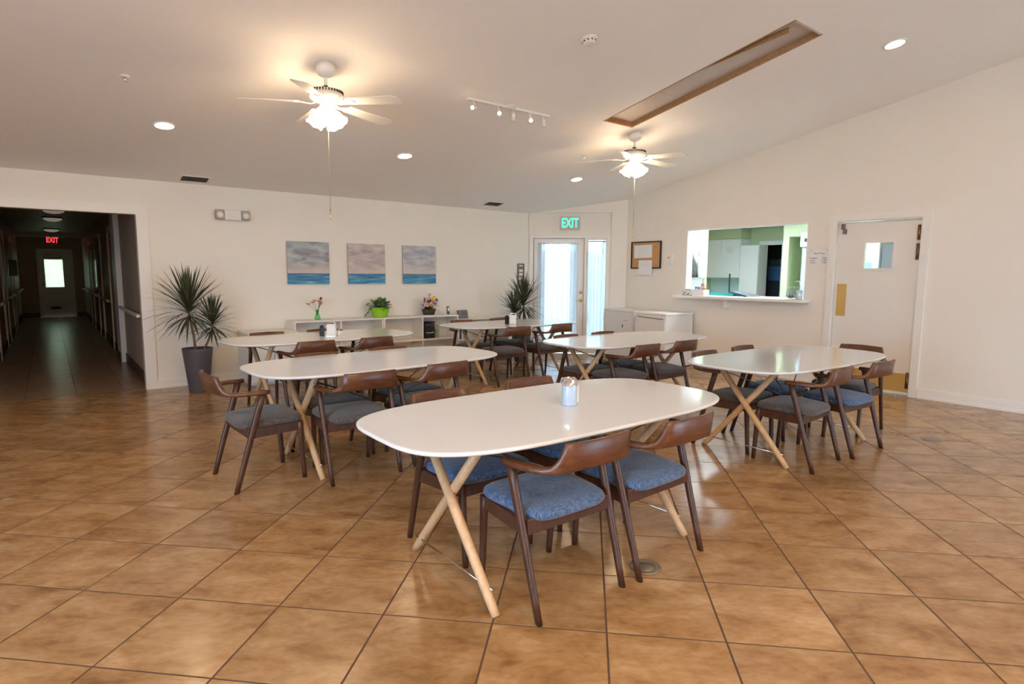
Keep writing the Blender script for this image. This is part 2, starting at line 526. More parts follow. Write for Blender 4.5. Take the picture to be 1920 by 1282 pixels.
# exit wall at 45 degrees: front layer is a shallow recess, back layer holds door and side window
WE = frame((6.722, 8.2, 0), (S2, -S2, 0), (S2, S2, 0), (0, 0, 1))
struct('wall_exit', grid_wall([-0.05, 0.0, 1.447, 1.715], [0, 2.467, 2.75], [(0.0, 1.447, 0, 2.467)], 0.05, top=lambda u: 2.46 + 0.13 * u + 0.05), 'wall', matrix=WE)
struct('wall_exit_infill', grid_wall([-0.06, 0.085, 0.99, 1.027, 1.375, 1.50], [0, 0.08, 2.033, 2.60], [(0.085, 0.99, 0, 2.033), (1.027, 1.375, 0.08, 2.033)], 0.12), 'wall', matrix=WE @ T(0, 0.05, 0))
# left wall with its two big windows, and the wall behind
WL = frame((XL, 0, 0), (0, 1, 0), (-1, 0, 0), (0, 0, 1))
us = [YF - 0.15, -1.0, 0.5, RIDGE + 1.4, 2.4, 3.0, 4.9, YB]
us = sorted(us)
struct('wall_left', grid_wall([YF - 0.15, -1.6, RIDGE, 0.3, 2.2, YB], [0, 0.3, 2.4, 4.3], [(-1.6, 0.3, 0.3, 2.4), (0.3, 2.2, 0.3, 2.4)], 0.15, top=lambda u: roof(u) + 0.04), 'wall', matrix=WL)
struct('wall_front', grid_wall([XL - 0.15, 4.9, 7.4, XR + 0.15], [0, 0.3, 2.3, 3.4], [(4.9, 7.4, 0.3, 2.3)], 0.15), 'wall', matrix=T(0, YF - 0.15, 0))

# ceiling: sloping slab with the well cut out, and its other side beyond the ridge
SKX0, SKX1, SKY0, SKY1 = 4.95, 5.435, 2.635, 4.765
bm = bmesh.new()
xs = [XL - 0.15, SKX0, SKX1, XR + 0.15]
ys = [YF - 0.15, RIDGE, SKY0, SKY1, YB + 0.12]
V = {}
for i, x in enumerate(xs):
    for j, y in enumerate(ys):
        V[i, j] = bm.verts.new((x, y, roof(y)))
for i in range(3):
    for j in range(4):
        if (i, j) == (1, 2):
            continue
        bm.faces.new((V[i, j], V[i, j + 1], V[i + 1, j + 1], V[i + 1, j]))
g = bmesh.ops.extrude_face_region(bm, geom=bm.faces[:])
for e in g['geom']:
    if isinstance(e, bmesh.types.BMVert):
        e.co.z += 0.10
bm.verts.index_update()
mb = MB(); mb.add([v.co.copy() for v in bm.verts], [[v.index for v in f.verts] for f in bm.faces]); bm.free()
struct('ceiling', mb, 'ceiling')

# ------------------------------------------------------------------ floor: grout bed and single tiles laid on the diagonal
floor_mb = MB().prism([(XL, YF), (XR, YF), (XR, 6.992), (6.722, YB + 0.12), (XL, YB + 0.12)], -0.12, -0.0012)
floor = struct('floor', floor_mb, 'grout')
TS, GAP = 0.457, 0.008
TX, TY, PHI = -4.1249 * TS, 5.4436 * TS, 0.12448
ca, sa = math.cos(YAW), math.sin(YAW)
def room_xy(X, Y):
    return X * ca - Y * sa, X * sa + Y * ca
ox, oy = room_xy(TX, TY)
da = Vector((S2, -S2)); db = Vector((S2, S2))
def clip(poly, a, b, c):
    out = []
    for i in range(len(poly)):
        p, q = poly[i], poly[(i + 1) % len(poly)]
        dp, dq = a * p[0] + b * p[1] - c, a * q[0] + b * q[1] - c
        if dp <= 0: out.append(p)
        if dp * dq < 0:
            t = dp / (dp - dq)
            out.append((p[0] + (q[0] - p[0]) * t, p[1] + (q[1] - p[1]) * t))
    return out
bounds = [(1, 0, XR - 0.012), (-1, 0, -(XL + 0.002)), (0, 1, YB + 0.06), (0, -1, -(YF + 0.002)), (S2, S2, (6.722 + 8.2) * S2 - 0.002)]
HT = TS / 2 - GAP / 2
def tile_mb(poly):
    n = len(poly)
    cx = sum(p[0] for p in poly) / n; cy = sum(p[1] for p in poly) / n
    ins = [(cx + (x - cx) * (1 - 0.004), cy + (y - cy) * (1 - 0.004)) for x, y in poly]
    mb = MB()
    vs = [(x, y, -0.006) for x, y in poly] + [(x, y, -0.0005) for x, y in poly] + [(x, y, 0.0) for x, y in ins]
    fs = []
    for l in (0, 1):
        for k in range(n):
            fs.append((l * n + k, l * n + (k + 1) % n, (l + 1) * n + (k + 1) % n, (l + 1) * n + k))
    fs.append(tuple(2 * n + k for k in range(n)))
    return mb.add(vs, fs)
full = [(-HT, -HT), (HT, -HT), (HT, HT), (-HT, HT)]
full_mesh = tile_mb(full).mesh('tile', 'tile')
rest = MB()
RT = Matrix(((S2, S2), (-S2, S2)))
cands = []
for ia in range(-26, 34):
    for ib in range(-26, 34):
        c = Vector((ox, oy)) + da * (ia + 0.5) * TS + db * (ib + 0.5) * TS
        poly = [(c.x + da.x * u + db.x * v, c.y + da.y * u + db.y * v) for u, v in full]
        q = poly
        for bnd in bounds:
            q = clip(q, *bnd)
            if len(q) < 3: break
        if len(q) < 3: continue
        area = abs(sum(q[i][0] * q[(i + 1) % len(q)][1] - q[(i + 1) % len(q)][0] * q[i][1] for i in range(len(q)))) / 2
        if area < 0.004: continue
        v = (fwd_h.x * c.x + fwd_h.y * c.y)
        lat = (right.x * c.x + right.y * c.y)
        seen = v > 0.7 and abs(lat) < 0.90 * v + 0.45 and v > 1.2
        cands.append((seen, v, c, q if area < 0.985 * (2 * HT) ** 2 else None, area))
cands.sort(key=lambda t: (not t[0], t[1]))
for k, (seen, v, c, q, area) in enumerate(cands):
    if seen and k < 300:
        if q is None:
            o = link('tile', full_mesh, floor, T(c.x, c.y, 0) @ RZ(-PI / 4))
        else:
            o = link('tile', tile_mb([(x - c.x, y - c.y) for x, y in q]).mesh('tile', 'tile'), floor, T(c.x, c.y, 0))
    else:
        p = q if q is not None else [(c.x + da.x * u + db.x * w, c.y + da.y * u + db.y * w) for u, w in full]
        tm = tile_mb(p); rest.add(tm.v, tm.f)
if rest.v:
    part('outer_tiles', rest, floor, 'tile', kind='stuff')

# ------------------------------------------------------------------ corridor behind the opening
CX0, CX1, CY1 = -0.66, 0.9, 22.8
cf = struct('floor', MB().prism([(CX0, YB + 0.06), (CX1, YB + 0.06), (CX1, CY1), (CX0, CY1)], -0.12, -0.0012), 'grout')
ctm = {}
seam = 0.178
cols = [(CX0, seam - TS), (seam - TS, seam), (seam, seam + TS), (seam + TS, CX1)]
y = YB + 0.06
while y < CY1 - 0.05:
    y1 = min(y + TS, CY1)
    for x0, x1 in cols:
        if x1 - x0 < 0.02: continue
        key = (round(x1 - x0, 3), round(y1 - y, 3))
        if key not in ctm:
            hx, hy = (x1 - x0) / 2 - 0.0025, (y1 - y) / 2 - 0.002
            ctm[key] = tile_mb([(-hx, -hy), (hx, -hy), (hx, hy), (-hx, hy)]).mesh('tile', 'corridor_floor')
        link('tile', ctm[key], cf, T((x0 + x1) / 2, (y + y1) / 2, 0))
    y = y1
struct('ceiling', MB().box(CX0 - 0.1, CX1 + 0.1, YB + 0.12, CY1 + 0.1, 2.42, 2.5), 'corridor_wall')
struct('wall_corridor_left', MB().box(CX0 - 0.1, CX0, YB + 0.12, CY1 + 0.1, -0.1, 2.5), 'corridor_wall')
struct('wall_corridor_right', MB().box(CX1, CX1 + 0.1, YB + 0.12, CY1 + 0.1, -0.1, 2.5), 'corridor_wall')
struct('wall_corridor_end', grid_wall([CX0 - 0.1, -0.174, 0.594, CX1 + 0.1], [0, 1.99, 2.5], [(-0.174, 0.594, 0, 1.99)], 0.12), 'corridor_wall', matrix=T(0, CY1, 0))
struct('baseboard_corridor_left', MB().box(CX0, CX0 + 0.015, YB + 0.13, CY1, 0, 0.14), 'brown_base')
struct('baseboard_corridor_right', MB().box(CX1 - 0.015, CX1, YB + 0.13, CY1, 0, 0.14), 'brown_base')
mb = MB(); mb.box(CX0 + .02, -0.25, CY1 - 0.015, CY1, 0, 0.14)
struct('baseboard_corridor_end', mb, 'brown_base')
mb = MB(); mb.box(0.66, CX1 - .02, CY1 - 0.015, CY1, 0, 0.14)
struct('baseboard_corridor_corner', mb, 'brown_base')
# far door
d3 = link('door_3', None, None, T(0.21, CY1 + 0.02, 0)); d3['kind'] = 'structure'
leaf = grid_wall([-0.384, -0.262, 0.185, 0.384], [-0.02, 0.90, 1.735, 1.995], [(-0.262, 0.185, 0.90, 1.735)], 0.045)
part('door_leaf', leaf, d3, 'trim')
part('pane', MB().box(-0.262, 0.185, 0.018, 0.026, 0.90, 1.735), d3, 'glass')
part('blind', MB().box(-0.262, 0.185, 0.012, 0.015, 0.90, 1.735), d3, 'blind')
part('vent_grille', MB().box(-0.18, 0.06, -0.012, 0.0, 0.235, 0.315), d3, 'brown_base')
part('knob', MB().lathe([(0.012, 0), (0.012, 0.04), (0.028, 0.05), (0.028, 0.075), (0.01, 0.085)], 12, xf=T(-0.33, 0, 0.98) @ RX(PI / 2)), d3, 'bronze')
part('door_closer', MB().box(-0.25, 0.15, -0.07, 0.0, 1.80, 1.86, 0.01), d3, 'wire')
mb = MB(); mb.box(-0.44, -0.384, -0.035, 0.0, 0, 2.05); mb.box(0.384, 0.44, -0.035, 0.0, 0, 2.05); mb.box(-0.44, 0.44, -0.035, 0.0, 1.99, 2.05)
struct('trim_4', mb, 'trim', matrix=T(0.21, CY1, 0))
# cross beam and door frames standing proud along the corridor
struct('trim_5', MB().box(CX0, CX1, 20.4, 20.55, 2.30, 2.42), 'trim')
k = 6
for sx, y0, y1 in [(1, 11.6, 12.9), (1, 14.9, 16.2), (1, 18.0, 19.2), (-1, 11.0, 12.2), (-1, 14.2, 15.4), (-1, 17.6, 18.8)]:
    xw = CX1 if sx > 0 else CX0
    nm = 'door_%d' % (k - 2)
    dr = link(nm, None, None, T(xw, (y0 + y1) / 2, 0)); dr['kind'] = 'structure'
    h = (y1 - y0) / 2
    a, b_ = (-0.03, 0.0) if sx > 0 else (0.0, 0.03)
    part('door_leaf', MB().box(a * 0.3, b_ * 0.3, -h + 0.1, h - 0.1, 0.01, 2.05), dr, 'corridor_wall')
    for s_ in (-1, 1):
        part('casing', MB().box(a, b_, s_ * (h - 0.05) - 0.05, s_ * (h - 0.05) + 0.05, 0, 2.1), dr, 'trim')
    part('casing', MB().box(a, b_, -h, h, 2.05, 2.15), dr, 'trim')
    k += 1
# pilaster with the brown base
struct('trim_6', MB().box(CX1 - 0.07, CX1, 10.9, 11.45, 0, 2.42), 'trim')
struct('baseboard_pilaster', MB().box(CX1 - 0.085, CX1 - 0.07, 10.9, 11.45, 0, 0.14), 'brown_base')
# hand rails
hr_seg = [(1, 8.4, 10.7), (1, 13.0, 14.7), (1, 16.4, 17.8), (1, 19.4, 22.4), (-1, 8.4, 10.8), (-1, 12.4, 14.0), (-1, 15.6, 17.4), (-1, 19.0, 22.4)]
for i, (sx, y0, y1) in enumerate(hr_seg):
    xw = CX1 if sx > 0 else CX0
    which = ['first', 'second', 'third', 'last'][i % 4]
    side = 'right' if sx > 0 else 'left'
    t = thing('handrail', 'pale wooden handrail on the %s corridor wall, %s length from the dining room' % (side, which), 'handrail', T(xw, (y0 + y1) / 2, 0.865), 'corridor handrails')
    h = (y1 - y0) / 2
    part('rail', MB().box(-sx * 0.085 if sx > 0 else 0.045, -0.045 if sx > 0 else 0.085, -h, h, -0.02, 0.02, 0.008), t, 'trim')
    for s_ in (-1, 1):
        part('bracket', MB().box(min(0, -sx * 0.05), max(0, -sx * 0.05), s_ * (h - 0.2) - 0.02, s_ * (h - 0.2) + 0.02, -0.045, -0.01), t, 'bronze')
# glass fronted case on the right wall and dark box on the left wall
t = thing('display_case', 'narrow glass fronted case on the right corridor wall', 'case', T(CX1, 15.5, 0))
part('case_frame', MB().box(-0.075, -0.032, -0.33, 0.33, 0.95, 2.1), t, 'dark_frame')
part('pane', MB().box(-0.082, -0.0755, -0.30, 0.30, 0.98, 2.07), t, mat('dark_glass', (0.03, 0.03, 0.03), 0.05))
t = thing('extinguisher_box', 'dark wall box on the left corridor wall', 'box', T(CX0, 16.6, 0))
part('body', MB().box(0.031, 0.16, -0.2, 0.2, 1.28, 1.62, 0.01), t, 'black')
part('door', MB().box(0.16, 0.168, -0.18, 0.18, 1.3, 1.6), t, 'dark_frame')
# hall ceiling lamps and exit sign
for i, (y, lit) in enumerate([(12.6, 'hall_lamp'), (14.6, 'hall_lamp'), (18.6, 'hall_lamp')]):
    t = thing('hall_ceiling_lamp', '%s dim ceiling lamp in the corridor, counted from the dining room' % ['first', 'second', 'third'][i], 'ceiling lamp', T(0.15, y, 2.42), 'corridor ceiling lamps')
    part('base', MB().lathe([(0.17, -0.025), (0.17, -0.0005)], 20), t, 'bronze')
    part('diffuser', MB().lathe([(0.02, -0.085), (0.09, -0.075), (0.14, -0.05), (0.15, -0.026)], 20), t, lit)
t = thing('exit_sign', 'red lit EXIT sign hanging before the far corridor door', 'exit sign', T(0.175, 21.6, 2.36))
part('housing', MB().box(-0.17, 0.17, 0.0, 0.045, -0.21, 0.0, 0.006), t, mat('dark_housing', (0.05, 0.03, 0.03), 0.5))
part('bracket', MB().box(-0.06, 0.06, 0.0, 0.04, 0.0, 0.06), t, 'wire')
o = link('lettering', text_mesh('EXIT', 0.185, 'exit_red', 0.002, bold=0.006), t, frame((0, -0.003, -0.105), (1, 0, 0), (0, 0, 1), (0, -1, 0)))
o.scale = (0.74, 1.1, 1)

# ------------------------------------------------------------------ kitchen seen through hatch and door window
KX1 = 11.35
struct('floor', MB().box(XR + 0.0, 13.3, 2.0, 7.7, -0.12, 0.0), 'corridor_floor')
struct('ceiling', MB().box(XR + 0.13, 13.3, 2.0, 7.7, 2.40, 2.5), 'ceiling')
struct('wall_kitchen_back', grid_wall([2.0, 6.03, 6.40, 7.62], [0, 2.01, 2.45], [(6.03, 6.40, 0, 2.01)], 0.1), 'green_wall', matrix=frame((KX1, 0, 0), (0, 1, 0), (1, 0, 0), (0, 0, 1)))
struct('wall_kitchen_left', MB().box(XR + 0.13, 13.3, 7.6, 7.7, -0.1, 2.5), 'green_wall')
struct('wall_kitchen_right', MB().box(XR + 0.13, 13.3, 2.0, 2.1, -0.1, 2.5), 'green_wall')
struct('wall_kitchen_niche', grid_wall([4.5, 4.96, 5.205, 5.31], [0, 2.065, 2.42], [(4.96, 5.205, 0, 2.065)], 0.45), 'green_wall', matrix=frame((10.0, 0, 0), (0, 1, 0), (1, 0, 0), (0, 0, 1)))
# dark store room behind the kitchen door frame
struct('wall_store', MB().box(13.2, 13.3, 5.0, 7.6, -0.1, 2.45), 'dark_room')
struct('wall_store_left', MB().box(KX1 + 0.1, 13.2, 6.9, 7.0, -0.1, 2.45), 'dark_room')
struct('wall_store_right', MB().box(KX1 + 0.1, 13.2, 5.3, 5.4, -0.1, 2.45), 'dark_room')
mb = MB(); mb.box(-0.03, 0, 5.93, 6.03, 0, 2.09); mb.box(-0.03, 0, 6.40, 6.50, 0, 2.09); mb.box(-0.03, 0, 6.03, 6.40, 2.01, 2.09)
struct('trim_7', mb, 'kitchen_white', matrix=T(KX1, 0, 0))
t = thing('storage_rack', 'blue grey rack in the dark store room behind the kitchen', 'rack', T(12.5, 6.65, 0))
part('frame', MB().box(-0.2, 0.2, -0.25, 0.2, 0, 1.75), t, 'steel_blue')
part('bin', MB().box(-0.215, -0.2, -0.22, 0.17, 1.3, 1.6), t, 'blue_pack')
# wall cabinet with soffit
t = thing('wall_cabinet', 'white wall cabinet under the green kitchen soffit', 'cabinet', T(KX1, 7.12, 1.356))
part('body', MB().box(-0.33, -0.001, -0.40, 0.44, 0, 0.785), t, 'kitchen_white')
for s_ in (0, 1):
    d = part('door', MB().box(-0.352, -0.331, -0.398 + s_ * 0.42, 0.016 + s_ * 0.42, 0.004, 0.781, 0.004), t, 'kitchen_white')
struct('trim_8', MB().box(KX1 - 0.36, KX1, 6.71, 7.6, 2.145, 2.40), 'green_wall')
part('notice', MB().box(-0.354, -0.3525, -0.25, -0.09, 0.50, 0.63), t, 'paper')
# base cabinets and counter at the back
t = thing('kitchen_counter', 'white base cabinet with counter under the kitchen wall cabinet', 'counter', T(KX1, 7.1, 0))
part('body', MB().box(-0.6, 0, -0.35, 0.49, 0, 0.88), t, 'kitchen_white')
part('worktop', MB().box(-0.63, 0, -0.37, 0.495, 0.88, 0.92, 0.005), t, 'kitchen_white')
part('backsplash', MB().box(-0.012, -0.0005, -0.36, 0.49, 0.92, 1.355), t, mat('pale_blue_splash', (0.55, 0.75, 0.78), 0.3))
t = thing('tall_cabinet', 'tall white cabinet beside the kitchen store doorway', 'cabinet', T(KX1, 6.515, 0))
part('body', MB().box(-0.35, -0.032, -0.20, 0.19, 0, 2.0), t, 'kitchen_white')
part('door', MB().box(-0.372, -0.352, -0.198, 0.188, 0.02, 1.98, 0.004), t, 'kitchen_white')
# cold cupboard at the left with jackets
t = thing('kitchen_screen', 'tall white screen at the left end of the serving hatch', 'screen', T(9.05, 6.62, 0))
part('body', MB().box(0, 0.08, -0.40, 0.42, 0, 2.28), t, 'kitchen_white')
part('edge_strip', MB().box(0.0, 0.08, -0.425, -0.401, 0, 2.28), t, 'green_wall', label='pale green edge strip')
part('door', MB().box(-0.02, -0.001, -0.40, 0.418, 0.05, 2.26, 0.004), t, 'kitchen_white')
def hanging(x, y, z, w, h, matname, label):
    t = thing('apron', label, 'apron', T(x, y, z))
    mb = MB()
    rings = []
    for i in range(9):
        f = i / 8
        ww = w * (0.10 + 0.9 * min(1, f * 2.2)) / 2
        ring = []
        for k in range(16):
            a = 2 * PI * k / 16
            ring.append((math.sin(a) * 0.035 * (0.5 + f) + 0.008 * math.sin(6 * a), math.cos(a) * ww + f * -0.06, -f * h))
        rings.append(ring)
    mb.loft(rings)
    part('cloth', mb, t, matname)
    part('hook', MB().tube([(0.03, 0, 0.03), (-0.01, 0, 0.05), (-0.03, 0, 0.02), (-0.01, 0, -0.01)], 0.006), t, 'black')
hanging(8.995, 6.45, 1.83, 0.20, 0.46, 'grey_cloth', 'grey apron hanging on the tall white kitchen screen')
hanging(8.995, 6.265, 1.74, 0.10, 0.40, 'mint_cloth', 'pale mint apron hanging beside the grey apron')
# towel dispenser + door jamb at the right end of the hatch
t = thing('towel_dispenser', 'white paper towel dispenser by the green kitchen niche', 'dispenser', T(10.0, 4.895, 1.88))
part('body', MB().box(-0.14, -0.001, -0.12, 0.055, 0, 0.24, 0.015), t, 'kitchen_white')
part('window', MB().box(-0.143, -0.1405, -0.06, -0.02, 0.08, 0.14), t, 'black')
struct('trim_9', MB().box(9.93, 10.0, 4.85, 4.935, 0, 1.86), mat('pale_blue_paint', (0.50, 0.70, 0.85), 0.4))
# cold case and steel column seen in the door window
t = thing('glass_fridge', 'white glass fronted fridge seen through the door window', 'fridge', T(10.2, 3.75, 0))
part('body', MB().box(0, 0.6, 0.12, 0.68, 0, 1.95), t, 'kitchen_white')
part('door', MB().box(-0.03, -0.001, 0.13, 0.67, 0.1, 1.72, 0.006), t, 'kitchen_white')
part('pane', MB().box(-0.036, -0.0305, 0.2, 0.6, 0.25, 1.62), t, mat('fridge_glass', (0.35, 0.6, 0.68), 0.1))
t = thing('steel_oven', 'blue grey steel oven seen through the door window', 'oven', T(10.2, 3.45, 0))
part('body', MB().box(0, 0.6, -0.25, 0.38, 0, 1.9), t, 'steel_blue')
part('door', MB().box(-0.02, -0.001, -0.2, 0.14, 1.0, 1.68, 0.005), t, 'black')
part('panel', MB().box(-0.02, -0.001, -0.2, 0.16, 1.7, 1.85), t, 'kitchen_white')
# kitchen ceiling lamp
for x, y, sx, sy in ((8.75, 5.6, 0.9, 0.9), (9.95, 6.3, 1.5, 1.0), (9.0, 3.2, 0.9, 1.0)):
    t = thing('kitchen_ceiling_lamp', 'bright flat ceiling lamp in the kitchen %s' % ('deep behind the serving hatch' if y > 6 else 'just inside the serving hatch' if y > 5 else 'behind the swing door'), 'ceiling lamp', T(x, y, 2.40) @ Matrix.Diagonal((sx, sy, 1, 1)), 'kitchen ceiling lamps')
    part('lamp_frame', MB().box(-0.33, 0.33, -0.63, 0.63, -0.03, -0.0005), t, 'kitchen_white')
    part('diffuser', MB().box(-0.3, 0.3, -0.6, 0.6, -0.04, -0.031), t, 'kitchen_lamp')

# ------------------------------------------------------------------ trims and doors of the dining room
# corridor casing
mb = MB(); mb.box(0.87, 0.97, -0.022, 0, 0, 2.155); mb.box(XL + .01, 0.87, -0.022, 0, 2.054, 2.155)
mb.box(0.85, 0.87, -0.022, 0.12, 0, 2.054)
struct('trim_1', mb, 'trim', matrix=T(0, YB, 0))
def base_profile(mb, x0, x1):
    mb.box(x0, x1, -0.014, 0, 0, 0.095); mb.box(x0, x1, -0.022, 0, 0, 0.03); mb.box(x0, x1, -0.009, 0, 0.095, 0.115)
mb = MB(); base_profile(mb, 0.97, 6.722); struct('baseboard_back', mb, 'trim', matrix=T(0, YB, 0))
mb = MB(); base_profile(mb, -2.49, -YF); struct('baseboard_right', mb, 'trim', matrix=WR)
mb = MB(); base_profile(mb, -6.99, -3.61); struct('baseboard_kitchen', mb, 'trim', matrix=WR)
# kitchen swing door (u = -y)
mb = MB()
mb.box(-3.60, -3.52, -0.025, 0, 0, 2.165); mb.box(-2.575, -2.495, -0.025, 0, 0, 2.165); mb.box(-3.52, -2.575, -0.025, 0, 2.087, 2.165)
mb.box(-3.52, -3.51, -0.012, 0.13, 0, 2.087); mb.box(-2.585, -2.575, -0.012, 0.13, 0, 2.087); mb.box(-3.51, -2.585, -0.012, 0.13, 2.077, 2.087)
struct('trim_2', mb, 'trim', matrix=WR)
d1 = link('door_1', None, None, WR @ T(-3.05, 0.02, 0)); d1['kind'] = 'structure'
leaf = grid_wall([-0.452, -0.13, 0.19, 0.462], [0.03, 1.50, 1.815, 2.06], [(-0.13, 0.19, 1.50, 1.815)], 0.04)
part('door_leaf', leaf, d1, 'door_white')
wf = MB()
wf.box(-0.15, -0.125, -0.012, 0, 1.48, 1.835); wf.box(0.185, 0.21, -0.012, 0, 1.48, 1.835); wf.box(-0.125, 0.185, -0.012, 0, 1.48, 1.505); wf.box(-0.125, 0.185, -0.012, 0, 1.81, 1.835)
part('window_frame', wf, d1, 'trim')
part('pane', MB().box(-0.13, 0.19, 0.015, 0.021, 1.50, 1.815), d1, 'glass')
part('push_plate', MB().box(-0.425, -0.31, -0.004, 0, 0.905, 1.31), d1, 'brass', label='brass push plate')
part('kick_plate', MB().box(-0.44, 0.452, -0.004, 0, 0.045, 0.262), d1, 'brass', label='wide brass kick plate')
for z0, z1 in ((1.825, 2.0), (1.60, 1.79), (0.09, 0.28)):
    hm = MB().box(0.427, 0.47, -0.03, 0.0, z0, z1, 0.006)
    hm.tube([(0.449, -0.032, z0 + 0.01), (0.449, -0.032, z1 - 0.01)], 0.013)
    part('hinge', hm, d1, 'bronze')
cl = MB().box(-0.41, -0.375, -0.04, 0.0, 1.985, 2.055, 0.004); cl.box(-0.385, -0.35, -0.05, -0.005, 1.93, 1.99, 0.004)
part('door_catch', cl, d1, 'grey_metal')

# hatch lining and counter
mb = MB()
mb.box(-5.762, -5.75, -0.003, 0.14, 1.095, 2.104); mb.box(-3.888, -3.876, -0.003, 0.14, 1.095, 2.104); mb.box(-5.75, -3.888, -0.003, 0.14, 2.092, 2.104)
struct('trim_3', mb, 'kitchen_white', matrix=WR)
t = thing('serving_counter', 'white counter ledge running through the serving hatch', 'counter', WR)
ledge = MB().box(-5.86, -3.80, -0.19, -0.001, 1.052, 1.093, 0.008)
part('ledge', ledge, t, 'trim')
part('inner_counter', MB().box(-5.755, -3.883, 0.0, 0.62, 1.06, 1.094, 0.004), t, 'kitchen_white')
part('corbel', MB().box(-5.0, -4.96, -0.12, -0.001, 0.93, 1.05, 0.004), t, 'trim')

# exit door
EF = WE @ T(0, 0.05, 0)        # local x along the wall, local y outward, local z up
mb = MB()
mb.box(0.022, 0.085, -0.02, 0, 0, 2.075); mb.box(0.985, 1.027, -0.02, 0, 0, 2.075); mb.box(1.375, 1.447, -0.02, 0, 0, 2.075); mb.box(0.085, 0.985, -0.02, 0, 2.033, 2.075); mb.box(1.027, 1.375, -0.02, 0, 2.04, 2.075)
struct('trim_10', mb, 'trim', matrix=EF)
d2 = link('door_2', None, None, EF @ T(0.538, 0.03, 0)); d2['kind'] = 'structure'
part('door_leaf', grid_wall([-0.437, -0.317, 0.298, 0.437], [0.012, 0.25, 1.93, 2.022], [(-0.317, 0.298, 0.25, 1.93)], 0.045), d2, 'door_white')
part('pane', MB().box(-0.317, 0.298, 0.02, 0.028, 0.25, 1.93), d2, 'glass')
sp = MB(); sp.box(-0.455, -0.42, 0.046, 0.07, 0.0, 2.035); sp.box(0.42, 0.455, 0.046, 0.07, 0.0, 2.035); sp.box(-0.42, 0.42, 0.046, 0.07, 2.01, 2.035); sp.box(-0.42, 0.42, 0.046, 0.07, 0, 0.03)
part('door_stop', sp, d2, 'trim')
part('deadbolt', MB().lathe([(0.028, 0), (0.028, 0.012), (0.014, 0.02), (0.014, 0.035), (0.004, 0.036)], 14, xf=T(0.392, 0, 1.09) @ RX(PI / 2)), d2, 'brass')
hm = MB().lathe([(0.03, 0), (0.03, 0.008), (0.011, 0.014), (0.011, 0.045)], 14, xf=T(0.392, 0, 0.945) @ RX(PI / 2))
hm.tube([(0.392, -0.045, 0.945), (0.35, -0.05, 0.945), (0.29, -0.045, 0.94)], [0.010, 0.009, 0.007])
part('lever_handle', hm, d2, 'brass')
part('curtain_rod', MB().tube([(-0.36, -0.02, 1.95), (0.34, -0.02, 1.95)], 0.006), d2, 'white_metal')
w1 = link('window_1', None, None, EF @ T(1.201, 0.03, 0)); w1['kind'] = 'structure'
part('pane', MB().box(-0.174, 0.174, 0.03, 0.038, 0.08, 2.033), w1, 'glass')
fr = MB(); fr.box(-0.174, -0.15, 0, 0.05, 0.08, 2.033); fr.box(0.15, 0.174, 0, 0.05, 0.08, 2.033); fr.box(-0.15, 0.15, 0, 0.05, 0.08, 0.11); fr.box(-0.15, 0.15, 0, 0.05, 2.0, 2.033)
part('window_frame', fr, w1, 'trim')
def curtain(x0, x1, z0, z1, y, pinch, folds, phase=0):
    mb = MB(); nu, nv = 80, 14
    vs = []
    for j in range(nv + 1):
        f = j / nv
        z = z1 + (z0 - z1) * f
        sq = 1 - pinch * math.sin(PI * f)
        for i in range(nu + 1):
            u = i / nu
            xc = (x0 + x1) / 2
            x = xc + (x0 + (x1 - x0) * u - xc) * sq
            vs.append((x, y + 0.012 * math.sin(2 * PI * folds * u + phase + 0.6 * math.sin(3 * f)), z))
    fs = [(j * (nu + 1) + i, j * (nu + 1) + i + 1, (j + 1) * (nu + 1) + i + 1, (j + 1) * (nu + 1) + i) for j in range(nv) for i in range(nu)]
    return mb.add(vs, fs, 0, True)
t = thing('curtain', 'white sheer curtain over the glass of the exit door', 'curtain', EF @ T(0.538, 0.03, 0), 'sheer curtains')
part('cloth', curtain(-0.33, 0.31, 0.22, 1.955, -0.032, 0.02, 7), t, 'sheer')
part('side_panel', curtain(-0.365, -0.24, 0.22, 1.95, -0.05, 0.0, 2, 1), t, 'sheer')
part('side_panel', curtain(0.20, 0.34, 0.22, 1.95, -0.05, 0.0, 2, 2), t, 'sheer')
t = thing('curtain', 'narrow white sheer curtain in the sidelight right of the exit door', 'curtain', EF @ T(1.201, 0.03, 0), 'sheer curtains')
part('cloth', curtain(-0.16, 0.125, 0.09, 1.975, -0.03, 0.0, 5, 1.5), t, 'sheer')
part('curtain_rod', MB().tube([(-0.15, -0.03, 1.975), (0.15, -0.03, 1.975)], 0.008), t, 'grey_metal')

# side windows in the left wall
for i, (y0, y1) in enumerate([(-1.6, 0.3), (0.3, 2.2)]):
    w = link('window_%d' % (i + 2), None, None, WL @ T(y0, 0.05, 0.3)); w['kind'] = 'structure'
    wd, hh = y1 - y0, 2.1
    fr = MB(); fr.box(0, 0.06, 0, 0.06, 0, hh); fr.box(wd - 0.06, wd, 0, 0.06, 0, hh); fr.box(0.06, wd - 0.06, 0, 0.06, 0, 0.06); fr.box(0.06, wd - 0.06, 0, 0.06, hh - 0.06, hh); fr.box(wd / 2 - 0.03, wd / 2 + 0.03, 0, 0.06, 0.06, hh - 0.06)
    part('window_frame', fr, w, 'trim')
    part('pane', MB().box(0.06, wd - 0.06, 0.028, 0.034, 0.06, hh - 0.06), w, 'glass')

